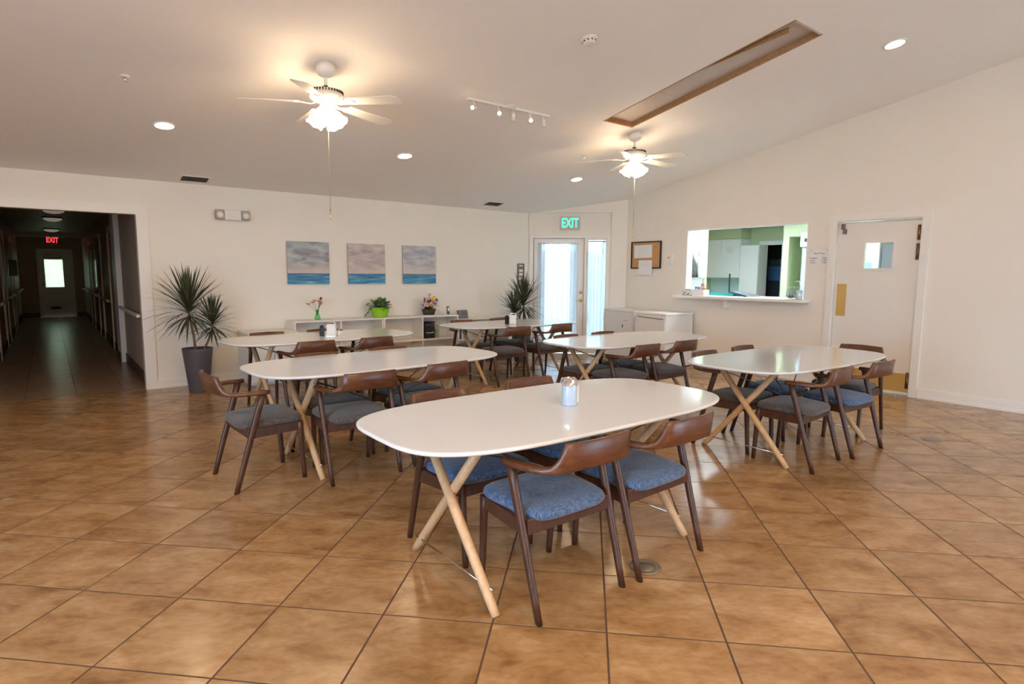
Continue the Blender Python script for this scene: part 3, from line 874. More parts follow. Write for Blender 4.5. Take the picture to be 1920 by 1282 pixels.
w = link('window_4', None, None, T(4.9, YF - 0.1, 0.3)); w['kind'] = 'structure'  # unseen rear window, added to send blue daylight onto the right side
fr = MB(); fr.box(0, 0.06, 0, 0.06, 0, 2.0); fr.box(2.44, 2.5, 0, 0.06, 0, 2.0); fr.box(0.06, 2.44, 0, 0.06, 0, 0.06); fr.box(0.06, 2.44, 0, 0.06, 1.94, 2.0); fr.box(1.22, 1.28, 0, 0.06, 0.06, 1.94)
part('window_frame', fr, w, 'trim')
part('pane', MB().box(0.06, 2.44, 0.028, 0.034, 0.06, 1.94), w, 'glass')

# outside: paving and a pale garden wall beyond the far corridor door
struct('ground', MB().box(-40, 60, -40, 70, -0.35, -0.16), 'concrete')
struct('roof_light_block', MB().box(-4.0, 5.5, 0.25, 7.0, 2.35, 2.45), 'concrete', matrix=EF)  # roof added outside the exit door to dim the daylight there
struct('wall_sky_block', MB().box(-4.5, 6.0, 7.6, 7.8, -0.16, 2.1), 'stucco', matrix=EF)  # wall added to block the bright sky behind the exit curtain
struct('wall_garden', MB().box(-6, 7, 26.5, 26.8, -0.16, 2.6), 'hedge')

# ------------------------------------------------------------------ ceiling fittings
# skylight well
s = Vector((0, 1, CB)).normalized()
LEN = (SKY1 - SKY0) / s.y
WM = ceil_m((SKX0 + SKX1) / 2, (SKY0 + SKY1) / 2)      # local z down
WM = WM @ RX(PI)                                        # local z up, local y = up hall (+y)
t = thing('skylight_well', 'long closed skylight recess in the sloping ceiling with bare wood edges', 'skylight', WM)
W2, L2 = (SKX1 - SKX0) / 2, LEN / 2
part('infill_panel', MB().box(-W2, W2, -L2, 0.4, 0.056, 0.07), t, 'dusty_panel')
part('infill_panel', MB().box(-W2, W2, 0.402, L2, 0.054, 0.068), t, 'dusty_panel')
part('side_board', MB().box(W2 - 0.022, W2 - 0.001, -L2, L2, 0.0, 0.056), t, 'raw_wood')
part('side_board', MB().box(-W2 + 0.001, -W2 + 0.022, -L2, L2, 0.0, 0.056), t, 'raw_wood')
part('end_board', MB().box(-W2 + 0.022, W2 - 0.022, L2 - 0.022, L2 - 0.001, 0.0, 0.056), t, 'red_lumber', label='reddish end board')
part('end_board', MB().box(-W2 + 0.022, W2 - 0.022, -L2 + 0.001, -L2 + 0.022, 0.0, 0.056), t, 'dusty_panel')
mb = MB()
for i in range(12):
    pass
pts = []
rings = []
for i in range(17):
    f = i / 16
    yy = -L2 + 0.12 + f * 1.35
    sag = 0.045 * math.sin(PI * min(1, f * 1.0)) 
    xx = -W2 + 0.028 + 0.10 * (1 - f) ** 1.3
    rings.append([(xx - 0.008, yy, -0.01 + 0.05 * f), (xx + 0.008, yy, -0.01 + 0.05 * f), (xx + 0.012, yy, 0.035 + 0.05 * f), (xx - 0.006, yy, 0.035 + 0.05 * f)])
mb.loft(rings, smooth=False)
part('loose_strip', mb, t, 'raw_wood', label='loose wood strip peeling from the left edge')

# ceiling fans
def fan_parts():
    f = {}
    f['canopy'] = MB().lathe([(0.0, 0.0), (0.075, 0.0), (0.075, -0.05), (0.06, -0.075), (0.03, -0.09), (0.0, -0.092)], 24, caps=False)
    f['down_rod'] = MB().tube([(0, 0, -0.09), (0, 0, -0.165)], 0.013, 12)
    cp = MB().lathe([(0.0, -0.155), (0.018, -0.16), (0.02, -0.175), (0.016, -0.19), (0.0, -0.192)], 14, caps=False)
    cp.tube([(-0.034, 0, -0.172), (0.034, 0, -0.172)], 0.004, 6)
    f['rod_coupling'] = cp
    f['motor_housing'] = MB().lathe([(0.0, -0.185), (0.06, -0.185), (0.105, -0.197), (0.13, -0.215), (0.136, -0.24), (0.13, -0.262), (0.105, -0.28), (0.07, -0.288), (0.0, -0.289)], 32, caps=False)
    f['switch_housing'] = MB().lathe([(0.0, -0.286), (0.05, -0.288), (0.052, -0.335), (0.06, -0.35), (0.055, -0.37), (0.0, -0.374)], 24, caps=False)
    return f
vent_m = MB()
for k in range(36):
    an = 2 * PI * k / 36
    xf = RZ(an)
    vent_m.box(0.119, 0.137, -0.006, 0.002, -0.226, -0.206, xf=xf)
def blade_mb():
    mb = MB(); rings = []
    for i in range(13):
        f = i / 12
        r = 0.205 + f * 0.455
        w = 0.052 + 0.016 * f
        if f > 0.9: w *= 1 - 0.35 * ((f - 0.9) / 0.1) ** 2
        ring = []
        for (px, pz) in ((-1, -0.0025), (1, -0.0025), (1, 0.0025), (-1, 0.0025)):
            ring.append((r, px * w, -px * w * 0.20 + pz))
        rings.append(ring)
    return mb.loft(rings, smooth=False)
def iron_mb():
    mb = MB(); rings = []
    for r, w, z in ((0.075, 0.018, -0.005), (0.12, 0.014, -0.018), (0.16, 0.018, -0.012), (0.20, 0.036, -0.006), (0.245, 0.034, -0.006), (0.262, 0.012, -0.006)):
        rings.append([(r, -w, z - 0.003 + w * 0.2), (r, w, z - 0.003 - w * 0.2), (r, w, z + 0.003 - w * 0.2), (r, -w, z + 0.003 + w * 0.2)])
    return mb.loft(rings, smooth=False)
def shade_mb():
    mb = MB(); n = 20; prof = [(0.02, 0.0), (0.034, -0.012), (0.046, -0.04), (0.054, -0.075), (0.062, -0.10), (0.07, -0.118)]
    rings = []
    for i, (r, z) in enumerate(prof):
        ring = []
        for k in range(n):
            a = 2 * PI * k / n
            rr = r * (1 + (0.07 * math.sin(5 * a) if i >= 4 else 0))
            ring.append((rr * math.cos(a), rr * math.sin(a), z + (0.006 * math.sin(5 * a) if i == 5 else 0)))
        rings.append(ring)
    return mb.loft(rings, caps=True)
FM = {k: v.mesh(k, 'black' if k == 'rod_coupling' else 'white_metal') for k, v in fan_parts().items()}
BL, IR, SH, VM_ = blade_mb().mesh('blade', 'white_metal'), iron_mb().mesh('blade_iron', 'white_metal'), shade_mb().mesh('lamp_shade', 'fan_lamp'), vent_m.mesh('vent_slots', 'vent_dark')
ARM = MB().tube([(0.03, 0, 0.03), (0.045, 0, 0.012), (0.0, 0, 0.0)], 0.008, 8).mesh('shade_arm', 'white_metal')
for name, (x, y), off, chains, label in (('near', (1.878, 4.894), 16, ((0.0, -0.03, 1.84), (0.02, 0.02, 1.905)), 'white ceiling fan with lit tulip shades nearest the corridor opening'),
                                  ('far', (5.61, 4.873), -8, ((-0.01, -0.03, 1.84), (0.04, 0.02, 1.94)), 'white ceiling fan with lit tulip shades beside the skylight recess')):
    zc = cz(y)
    t = thing('ceiling_fan', label, 'ceiling fan', T(x, y, zc), 'white ceiling fans')
    for k in FM:
        link(k, FM[k], t)
    link('vent_slots', VM_, t)
    t.children[0].matrix_local = T(0, 0, -0.002) @ RX(CANG)
    for k in range(5):
        a = math.radians(off + 72 * k)
        b_ = link('blade', BL, t, T(0, 0, -0.285) @ RZ(a) @ RY(0.055))
        link('blade_iron', IR, b_)
    for k in range(4):
        a = math.radians(off + 20 + 90 * k)
        sh = link('lamp_shade', SH, t, T(0.052 * math.cos(a), 0.052 * math.sin(a), -0.365) @ RZ(a) @ RY(-0.62))
        link('shade_arm', ARM, sh)
    for cx, cy, ez in chains:
        ch = part('pull_chain', MB().tube([(cx, cy, -0.36), (cx, cy, ez - zc + 0.03)], 0.0016, 6), t, 'chain')
        part('pull_knob', MB().lathe([(0.002, ez - zc + 0.032), (0.008, ez - zc + 0.02), (0.007, ez - zc + 0.004), (0.002, ez - zc)], 10, (cx, cy, 0)), ch, 'brass')

# downlights
ring = MB().lathe([(0.078, 0.0), (0.098, 0.0), (0.098, 0.006), (0.090, 0.012), (0.078, 0.008)], 28, caps=False)
ring_m = ring.mesh('trim_ring', 'white_metal')
lens_m = MB().lathe([(0.0, 0.004), (0.079, 0.004), (0.079, 0.001), (0.0, 0.001)], 28, caps=False).mesh('lens', 'can_lamp')
for (x, y), lab in zip([(0.954, 6.55), (3.412, 6.47), (6.176, 6.44), (6.275, 2.384)], ['lit round downlight above the potted plant by the corridor', 'lit round downlight in the ceiling before the three paintings', 'lit round downlight in the ceiling near the exit door', 'lit round downlight alone beside the skylight recess']):
    t = thing('downlight', lab, 'downlight', ceil_m(x, y), 'recessed downlights')
    link('trim_ring', ring_m, t); link('lens', lens_m, t)
# unseen fill panels behind the camera, added to brighten the room warmly
for i, (x, y) in enumerate([(-1.0, -1.2), (1.4, -2.4), (-1.2, -3.4)]):
    m_ = frame((x, y, roof(y)), (1, 0, 0), (0, 1, 0), (0, 0, 1)) @ RX(0.182)
    t = thing('ceiling_fill_panel', 'added warm fill panel over the part of the room out of view', 'ceiling lamp', m_, 'unseen added fill panels')
    part('lamp_frame', MB().box(-0.63, 0.63, -0.33, 0.33, -0.04, -0.0005), t, 'white_metal')
    part('diffuser', MB().box(-0.6, 0.6, -0.3, 0.3, -0.05, -0.041), t, 'panel_fill')
# track light
ty = 4.906
t = thing('track_light', 'white track with five small spot heads on the ceiling', 'track light', ceil_m(3.768, ty))
part('track', MB().box(-0.51, 0.51, -0.018, 0.018, 0.0, 0.022, 0.003), t, 'white_metal')
part('feed_plate', MB().lathe([(0.06, 0.0), (0.06, 0.012), (0.05, 0.016)], 20), t, 'white_metal')
for k, (hx, lit, az, el) in enumerate([(3.33, 1, 205, 20), (3.62, 1, 235, 30), (3.80, 0, 80, 70), (4.02, 1, 235, 35), (4.20, 0, 60, 85)]):
    h = link('spot_head', MB().tube([(0, 0, 0.02), (0, 0, 0.075)], 0.007, 8).mesh('spot_head', 'white_metal'), t, T(hx - 3.768, 0, 0))
    a = math.radians(az); e = math.radians(el)
    # direction in the ceiling frame: local y is down-slope (-y of the room), local z down
    d = Vector((math.cos(a) * math.cos(e), -math.sin(a) * math.cos(e), math.sin(e)))
    p0 = Vector((0, 0, 0.082))
    part('can', MB().tube([p0 - d * 0.025, p0 - d * 0.02, p0 + d * 0.05], [0.015, 0.019, 0.02], 14), h, 'white_metal')
    part('bulb', MB().tube([p0 + d * 0.0502, p0 + d * 0.053], [0.0165, 0.015], 14), h, 'spot_lamp' if lit else 'frosted')
# smoke detector, sprinklers, grilles
t = thing('smoke_detector', 'round white smoke detector on the ceiling', 'smoke detector', ceil_m(3.578, 3.621))
part('base', MB().lathe([(0.068, 0.0), (0.068, 0.014), (0.062, 0.02)], 24), t, 'white_plastic')
part('cover', MB().lathe([(0.055, 0.02), (0.052, 0.042), (0.04, 0.052), (0.0, 0.054)], 24, caps=False), t, 'white_plastic')
sl = MB()
for k in range(10):
    sl.box(0.049, 0.0545, -0.007, 0.007, 0.026, 0.036, xf=RZ(2 * PI * k / 10))
part('sensor_slots', sl, t, 'vent_dark')
for x, y, lab in ((0.578, 5.70, 'small ceiling sprinkler head left of the first ceiling fan'), (5.544, 5.653, 'small ceiling sprinkler head beyond the second ceiling fan')):
    t = thing('sprinkler_head', lab, 'sprinkler', ceil_m(x, y), 'ceiling sprinklers')
    part('escutcheon', MB().lathe([(0.036, 0.0), (0.032, 0.008), (0.012, 0.01)], 18), t, 'white_metal')
    part('nozzle', MB().tube([(0, 0, 0.008), (0, 0, 0.04)], [0.010, 0.006], 10), t, 'chrome')
    part('deflector', MB().lathe([(0.017, 0.04), (0.017, 0.043)], 14), t, 'chrome')
for x, y, lab in ((1.448, 8.0, 'bronze air grille in the ceiling above the emergency lamp'), (5.715, 7.86, 'bronze air grille in the ceiling near the exit door')):
    t = thing('air_grille', lab, 'air grille', ceil_m(x, y), 'ceiling air grilles')
    part('backing', MB().box(-0.14, 0.14, -0.085, 0.085, -0.004, 0.001), t, 'vent_dark')
    fr = MB(); fr.box(-0.17, 0.17, -0.11, -0.085, 0, 0.008); fr.box(-0.17, 0.17, 0.085, 0.11, 0, 0.008); fr.box(-0.17, -0.14, -0.085, 0.085, 0, 0.008); fr.box(0.14, 0.17, -0.085, 0.085, 0, 0.008)
    part('grille_frame', fr, t, 'white_metal')
    for k in range(7):
        yy = -0.072 + k * 0.024
        part('slat', MB().box(-0.14, 0.14, -0.009, 0.009, -0.001, 0.001, xf=T(0, yy, 0.006) @ RX(0.6)), t, 'vent')

# ------------------------------------------------------------------ things on the walls
def paint_mat(name, horizon, sky, hue):
    m = mat(name, (0.5, 0.5, 0.5), 0.55)
    b = m.node_tree.nodes['Principled BSDF']
    tc = N(m, 'ShaderNodeTexCoord')
    sep = N(m, 'ShaderNodeSeparateXYZ'); L(m, tc, 'Object', sep, 0)
    def streak(sc, ns, det, off):
        mp = N(m, 'ShaderNodeMapping'); mp.inputs['Scale'].default_value = sc; mp.inputs['Location'].default_value = (off, off * 0.7, 0)
        L(m, tc, 'Object', mp, 'Vector')
        n = N(m, 'ShaderNodeTexNoise'); n.inputs['Scale'].default_value = ns; n.inputs['Detail'].default_value = det; n.inputs['Distortion'].default_value = 0.5
        L(m, mp, 0, n, 'Vector'); return n
    cl = streak((3, 8, 1), 1.6, 6, hue)
    cr = ramp(m, sky); L(m, cl, 0, cr, 0)
    se = streak((2.2, 30, 1), 1.6, 5, hue + 3)
    sr = ramp(m, [(0.34, (0.03, 0.09, 0.22)), (0.48, (0.05, 0.24, 0.42)), (0.6, (0.12, 0.42, 0.52)), (0.72, (0.35, 0.55, 0.6))])
    L(m, se, 0, sr, 0)
    # dark band at the horizon of the painted sea
    dk = N(m, 'ShaderNodeMapRange'); dk.inputs['From Min'].default_value = horizon - 0.07; dk.inputs['From Max'].default_value = horizon
    L(m, sep, 'Y', dk, 0)
    dkm = N(m, 'ShaderNodeMath', operation='MULTIPLY'); dkm.inputs[1].default_value = 0.75; L(m, dk, 0, dkm, 0)
    mx1 = N(m, 'ShaderNodeMix', data_type='RGBA'); mx1.inputs[7].default_value = (0.06, 0.14, 0.34, 1)
    L(m, dkm, 0, mx1, 0); m.node_tree.links.new(sr.outputs[0], mx1.inputs[6])
    # warm band over the horizon
    wb = N(m, 'ShaderNodeMapRange'); wb.inputs['From Min'].default_value = horizon + 0.16; wb.inputs['From Max'].default_value = horizon + 0.03
    L(m, sep, 'Y', wb, 0)
    wbm = N(m, 'ShaderNodeMath', operation='MULTIPLY'); wbm.inputs[1].default_value = 0.75; L(m, wb, 0, wbm, 0)
    mx2 = N(m, 'ShaderNodeMix', data_type='RGBA'); mx2.inputs[7].default_value = (0.66, 0.54, 0.47, 1)
    L(m, wbm, 0, mx2, 0); m.node_tree.links.new(cr.outputs[0], mx2.inputs[6])
    gt = N(m, 'ShaderNodeMath', operation='GREATER_THAN'); gt.inputs[1].default_value = horizon; L(m, sep, 'Y', gt, 0)
    mx = N(m, 'ShaderNodeMix', data_type='RGBA')
    L(m, gt, 0, mx, 0); m.node_tree.links.new(mx1.outputs[2], mx.inputs[6]); m.node_tree.links.new(mx2.outputs[2], mx.inputs[7])
    m.node_tree.links.new(mx.outputs[2], b.inputs['Base Color'])
    return m
G1 = [(0.36, (0.25, 0.235, 0.27)), (0.47, (0.35, 0.335, 0.36)), (0.56, (0.36, 0.45, 0.46)), (0.66, (0.55, 0.52, 0.49))]
G2 = [(0.34, (0.33, 0.31, 0.34)), (0.46, (0.47, 0.41, 0.41)), (0.57, (0.58, 0.48, 0.45)), (0.68, (0.64, 0.56, 0.52))]
G3 = [(0.34, (0.36, 0.37, 0.43)), (0.47, (0.46, 0.46, 0.49)), (0.58, (0.55, 0.56, 0.56)), (0.68, (0.42, 0.58, 0.62))]
for i, (xc, sky, lab) in enumerate([(2.829, G1, 'square seascape canvas with grey cloud, leftmost of the three'), (3.676, G2, 'square seascape canvas with pinkish sky, middle of the three'), (4.542, G3, 'square seascape canvas with pale blue cloud, rightmost of the three')]):
    t = thing('painting', lab, 'painting', back(xc, 1.532), 'seascape canvases')
    part('stretcher', MB().box(-0.283, 0.283, -0.283, 0.283, 0.0005, 0.026), t, mat('canvas_edge', (0.38, 0.34, 0.32), 0.8))
    part('canvas', MB().box(-0.286, 0.286, -0.286, 0.286, 0.026, 0.030), t, paint_mat('seascape', -0.141, sky, 1.7 + 5 * i))
# emergency lamp
t = thing('emergency_light', 'white emergency light with two lamp heads high on the back wall', 'emergency light', back(1.885, 2.11))
part('housing', MB().box(-0.10, 0.10, -0.065, 0.062, 0.0005, 0.07, 0.012), t, 'white_plastic')
for s_ in (-1, 1):
    h = part('lamp_head', MB().box(s_ * 0.15 - 0.05, s_ * 0.15 + 0.05, -0.06, 0.06, 0.0005, 0.085, 0.018), t, 'grey_metal' if False else mat('lamp_head_grey', (0.42, 0.37, 0.32), 0.4))
    part('reflector', MB().lathe([(0.038, 0.0), (0.038, 0.004), (0.02, 0.003), (0.0, 0.006)], 16, (s_ * 0.15, -0.005, 0.084), caps=False), h, 'white_plastic')
# exit sign (green)
t = thing('exit_sign', 'green lit EXIT sign above the glass exit door', 'exit sign', exitw(0.725, 2.285, -0.05))
part('housing', MB().box(-0.175, 0.175, -0.115, 0.115, 0.0005, 0.035, 0.008), t, mat('sign_housing', (0.55, 0.50, 0.46), 0.5))
o = link('lettering', text_mesh('EXIT', 0.20, 'exit_green', 0.0015, bold=0.006), t, T(0, 0.0, 0.0365))
o.scale = (0.72, 1.12, 1)
# letter rack on the back wall
t = thing('letter_rack', 'dark metal letter rack on the back wall behind the second plant', 'letter rack', back(6.55, 1.30))
part('side_rail', MB().box(-0.075, -0.045, -0.16, 0.285, 0.0005, 0.02), t, 'grey_metal')
part('side_rail', MB().box(0.06, 0.075, -0.16, 0.285, 0.0005, 0.02), t, 'grey_metal')
for z0, z1 in ((0.26, 0.285), (0.185, 0.235), (0.12, 0.14), (0.05, 0.07), (-0.05, 0.0), (-0.15, -0.10)):
    part('tray_bar', MB().box(-0.045, 0.06, z0, z1, 0.0005, 0.018), t, 'grey_metal')
t = thing('bird_ornament', 'small red bird ornament above the second plant', 'ornament', back(6.70, 1.215, 0.02))
part('body', MB().lathe([(0.004, -0.05), (0.018, -0.03), (0.026, 0.0), (0.018, 0.03), (0.003, 0.045)], 12), t, mat('red_orange', (0.55, 0.13, 0.05), 0.5))
part('hook', MB().tube([(0, 0.0, 0.044), (0, 0.0, 0.07), (0, -0.0, 0.085)], 0.006), t, 'grey_metal')
# cork board with papers, thermostat, meal sign
t = thing('cork_board', 'framed cork notice board on the wall beside the exit', 'notice board', rightw(6.56, 1.733))
part('cork', MB().box(-0.30, 0.30, -0.21, 0.21, 0.0005, 0.012), t, 'cork')
for a in ((-0.315, 0.315, 0.205, 0.225), (-0.315, 0.315, -0.225, -0.205), (-0.315, -0.292, -0.205, 0.205), (0.292, 0.315, -0.205, 0.205)):
    part('frame_side', MB().box(a[0], a[1], a[2], a[3], 0.0005, 0.022), t, 'dark_frame')
t = thing('calendar_sheet', 'white calendar sheet pinned at the top of the cork board', 'paper', rightw(6.62, 1.792, 0.0125))
part('sheet', MB().box(-0.19, 0.19, -0.107, 0.107, 0.0, 0.002, xf=RZ(0.02)), t, 'paper')
gr = MB()
for k in range(6): gr.box(-0.10 + k * 0.04, -0.098 + k * 0.04, -0.085, 0.07, 0.002, 0.0025)
for k in range(6): gr.box(-0.10, 0.102, -0.085 + k * 0.031, -0.083 + k * 0.031, 0.002, 0.0025)
part('calendar_grid', gr, t, 'pale_ink')
t = thing('notice_sheet', 'white lined notice hanging over the lower edge of the cork board', 'paper', rightw(6.555, 1.525, 0.0225))
part('sheet', MB().box(-0.142, 0.142, -0.12, 0.12, 0.0, 0.002), t, 'paper')
gr = MB()
for k in range(5): gr.box(-0.11, 0.10, 0.02 + k * 0.018, 0.0225 + k * 0.018, 0.002, 0.0024)
part('text_lines', gr, t, 'pale_ink')
t = thing('thermostat', 'small white thermostat right of the cork board', 'thermostat', rightw(6.06, 1.66))
part('body', MB().box(-0.045, 0.045, -0.08, 0.08, 0.0005, 0.028, 0.008), t, 'white_plastic')
part('display', MB().box(-0.032, -0.012, 0.012, 0.03, 0.028, 0.0295), t, 'black')
part('button', MB().box(0.0, 0.018, -0.045, -0.035, 0.028, 0.0295), t, 'pale_ink')
t = thing('meal_times_sign', 'white paper sign of meal times between hatch and door', 'sign', rightw(3.718, 1.642))
part('sheet', MB().box(-0.118, 0.118, -0.11, 0.11, 0.0005, 0.003), t, 'paper')
for txt, u, v, sz, al in (('Meal Times', 0.0, 0.055, 0.030, 'CENTER'), ('Breakfast:', -0.112, -0.005, 0.024, 'LEFT'), ('Lunch:', -0.112, -0.034, 0.024, 'LEFT'), ('Dinner:', -0.112, -0.063, 0.024, 'LEFT'),
                          ('8:00am', 0.112, -0.005, 0.024, 'RIGHT'), ('12:00pm', 0.112, -0.034, 0.024, 'RIGHT'), ('5:00pm', 0.112, -0.063, 0.024, 'RIGHT')):
    link('lettering', text_mesh(txt, sz, 'ink', 0.0004, al), t, T(u, v, 0.0035))
for u in (-0.1, 0.1):
    part('pin', MB().lathe([(0.005, 0.003), (0.004, 0.008)], 10, (u, 0.095, 0)), t, 'ink')
# floor cleanout covers
for (x, y), lab in (((2.194, 1.758), 'round metal floor cap by the leg of the nearest daylit blue chair pair'), ((5.994, 1.75), 'round metal floor cap on the open floor beyond the right table')):
    t = thing('floor_cap', lab, 'floor cap', T(x, y, 0), 'round floor caps')
    part('ring', MB().lathe([(0.045, 0.0003), (0.076, 0.0003), (0.074, 0.005), (0.05, 0.005), (0.045, 0.0025)], 28, caps=False), t, 'plug')
    part('lid', MB().lathe([(0.0435, 0.0004), (0.043, 0.0035), (0.0, 0.004)], 24, caps=False), t, 'plug')

# ------------------------------------------------------------------ dining tables
def top_outline(a, b, n=3.7, k=72):
    out = []
    for i in range(k):
        t_ = 2 * PI * i / k
        c, s_ = math.cos(t_), math.sin(t_)
        out.append((a * math.copysign(abs(c) ** (2 / n), c), b * math.copysign(abs(s_) ** (2 / n), s_)))
    return out
def table_meshes():
    ms = {}
    rings = []
    for a, z in ((0.965, 0.711), (0.988, 0.716), (0.997, 0.722), (0.998, 0.728), (0.994, 0.733), (0.986, 0.735)):
        rings.append([(x, y, z) for x, y in top_outline(a, a - 0.51)])
    mb = MB(); mb.loft(rings, smooth=True, caps=True)
    ms['table_top'] = mb.mesh('table_top', 'table_white')
    def leg(sy, dx):
        p0, p1 = Vector((dx, sy * 0.37, 0.0)), Vector((dx, -sy * 0.245, 0.706))
        return MB().tube([p0, p0.lerp(p1, 0.06), p0.lerp(p1, 0.5), p1], [0.0185, 0.0205, 0.0235, 0.022], 14)
    ms['leg'] = [leg(1, 0.014).mesh('leg', 'birch'), leg(-1, -0.014).mesh('leg', 'birch')]
    ms['leg_plate'] = MB().box(-0.03, 0.03, -0.29, 0.29, 0.688, 0.7105, 0.004).mesh('leg_plate', 'birch')
    ms['brace'] = MB().box(-0.62, 0.62, -0.035, 0.035, 0.69, 0.7105, 0.004).mesh('brace', 'birch')
    ms['foot_rod'] = MB().tube([(0, -0.325, 0.09), (0, 0.325, 0.09)], 0.0045, 8).mesh('foot_rod', 'chrome')
    pts = []
    for i in range(21):
        f = i / 20
        th = PI * (f - 0.5)
        # V shaped wire: leg top -> bend near the middle of the table -> other leg top
        a = abs(2 * f - 1)
        x = 0.60 * (1 - a) ** 0.9
        yv = math.copysign(0.02 + 0.20 * a ** 1.2, f - 0.5) if abs(f - 0.5) > 1e-6 else 0
        z = 0.40 + 0.25 * a
        pts.append((x, yv, z))
    ms['cross_wire'] = MB().tube(pts, 0.0045, 8).mesh('cross_wire', 'wire')
    return ms
TMS = table_meshes()
def make_table(label):
    t = thing('dining_table', label, 'dining table', None, 'white oval dining tables')
    link('table_top', TMS['table_top'], t)
    link('brace', TMS['brace'], t)
    for sx in (-1, 1):
        x = sx * 0.635
        link('leg', TMS['leg'][0], t, T(x, 0, 0)); link('leg', TMS['leg'][1], t, T(x, 0, 0))
        link('leg_plate', TMS['leg_plate'], t, T(x, 0, 0))
        link('foot_rod', TMS['foot_rod'], t, T(x, 0, 0))
        link('cross_wire', TMS['cross_wire'], t, T(x, 0, 0) @ (RZ(PI) if sx > 0 else Matrix.Identity(4)))
    return t
tables = [((2.02, 2.225), 0.0, 'long white table nearest the viewer with a sugar dispenser on it'),
          ((2.02, 4.285), 3.5, 'bare white table second from the back on the left'),
          ((2.27, 6.21), 5.0, 'white table at the back left with a napkin holder, before the bookcases'),
          ((4.98, 6.43), -1.5, 'white table before the exit door with a white napkin box'),
          ((4.83, 4.20), 0.5, 'bare white table in the middle right, before the white cabinets'),
          ((4.85, 2.455), -1.0, 'bare glossy white table at the right near the swing door')]
for (p, a, lab) in tables:
    t = make_table(lab)
    t.matrix_local = T(p[0], p[1], 0) @ RZ(math.radians(a))

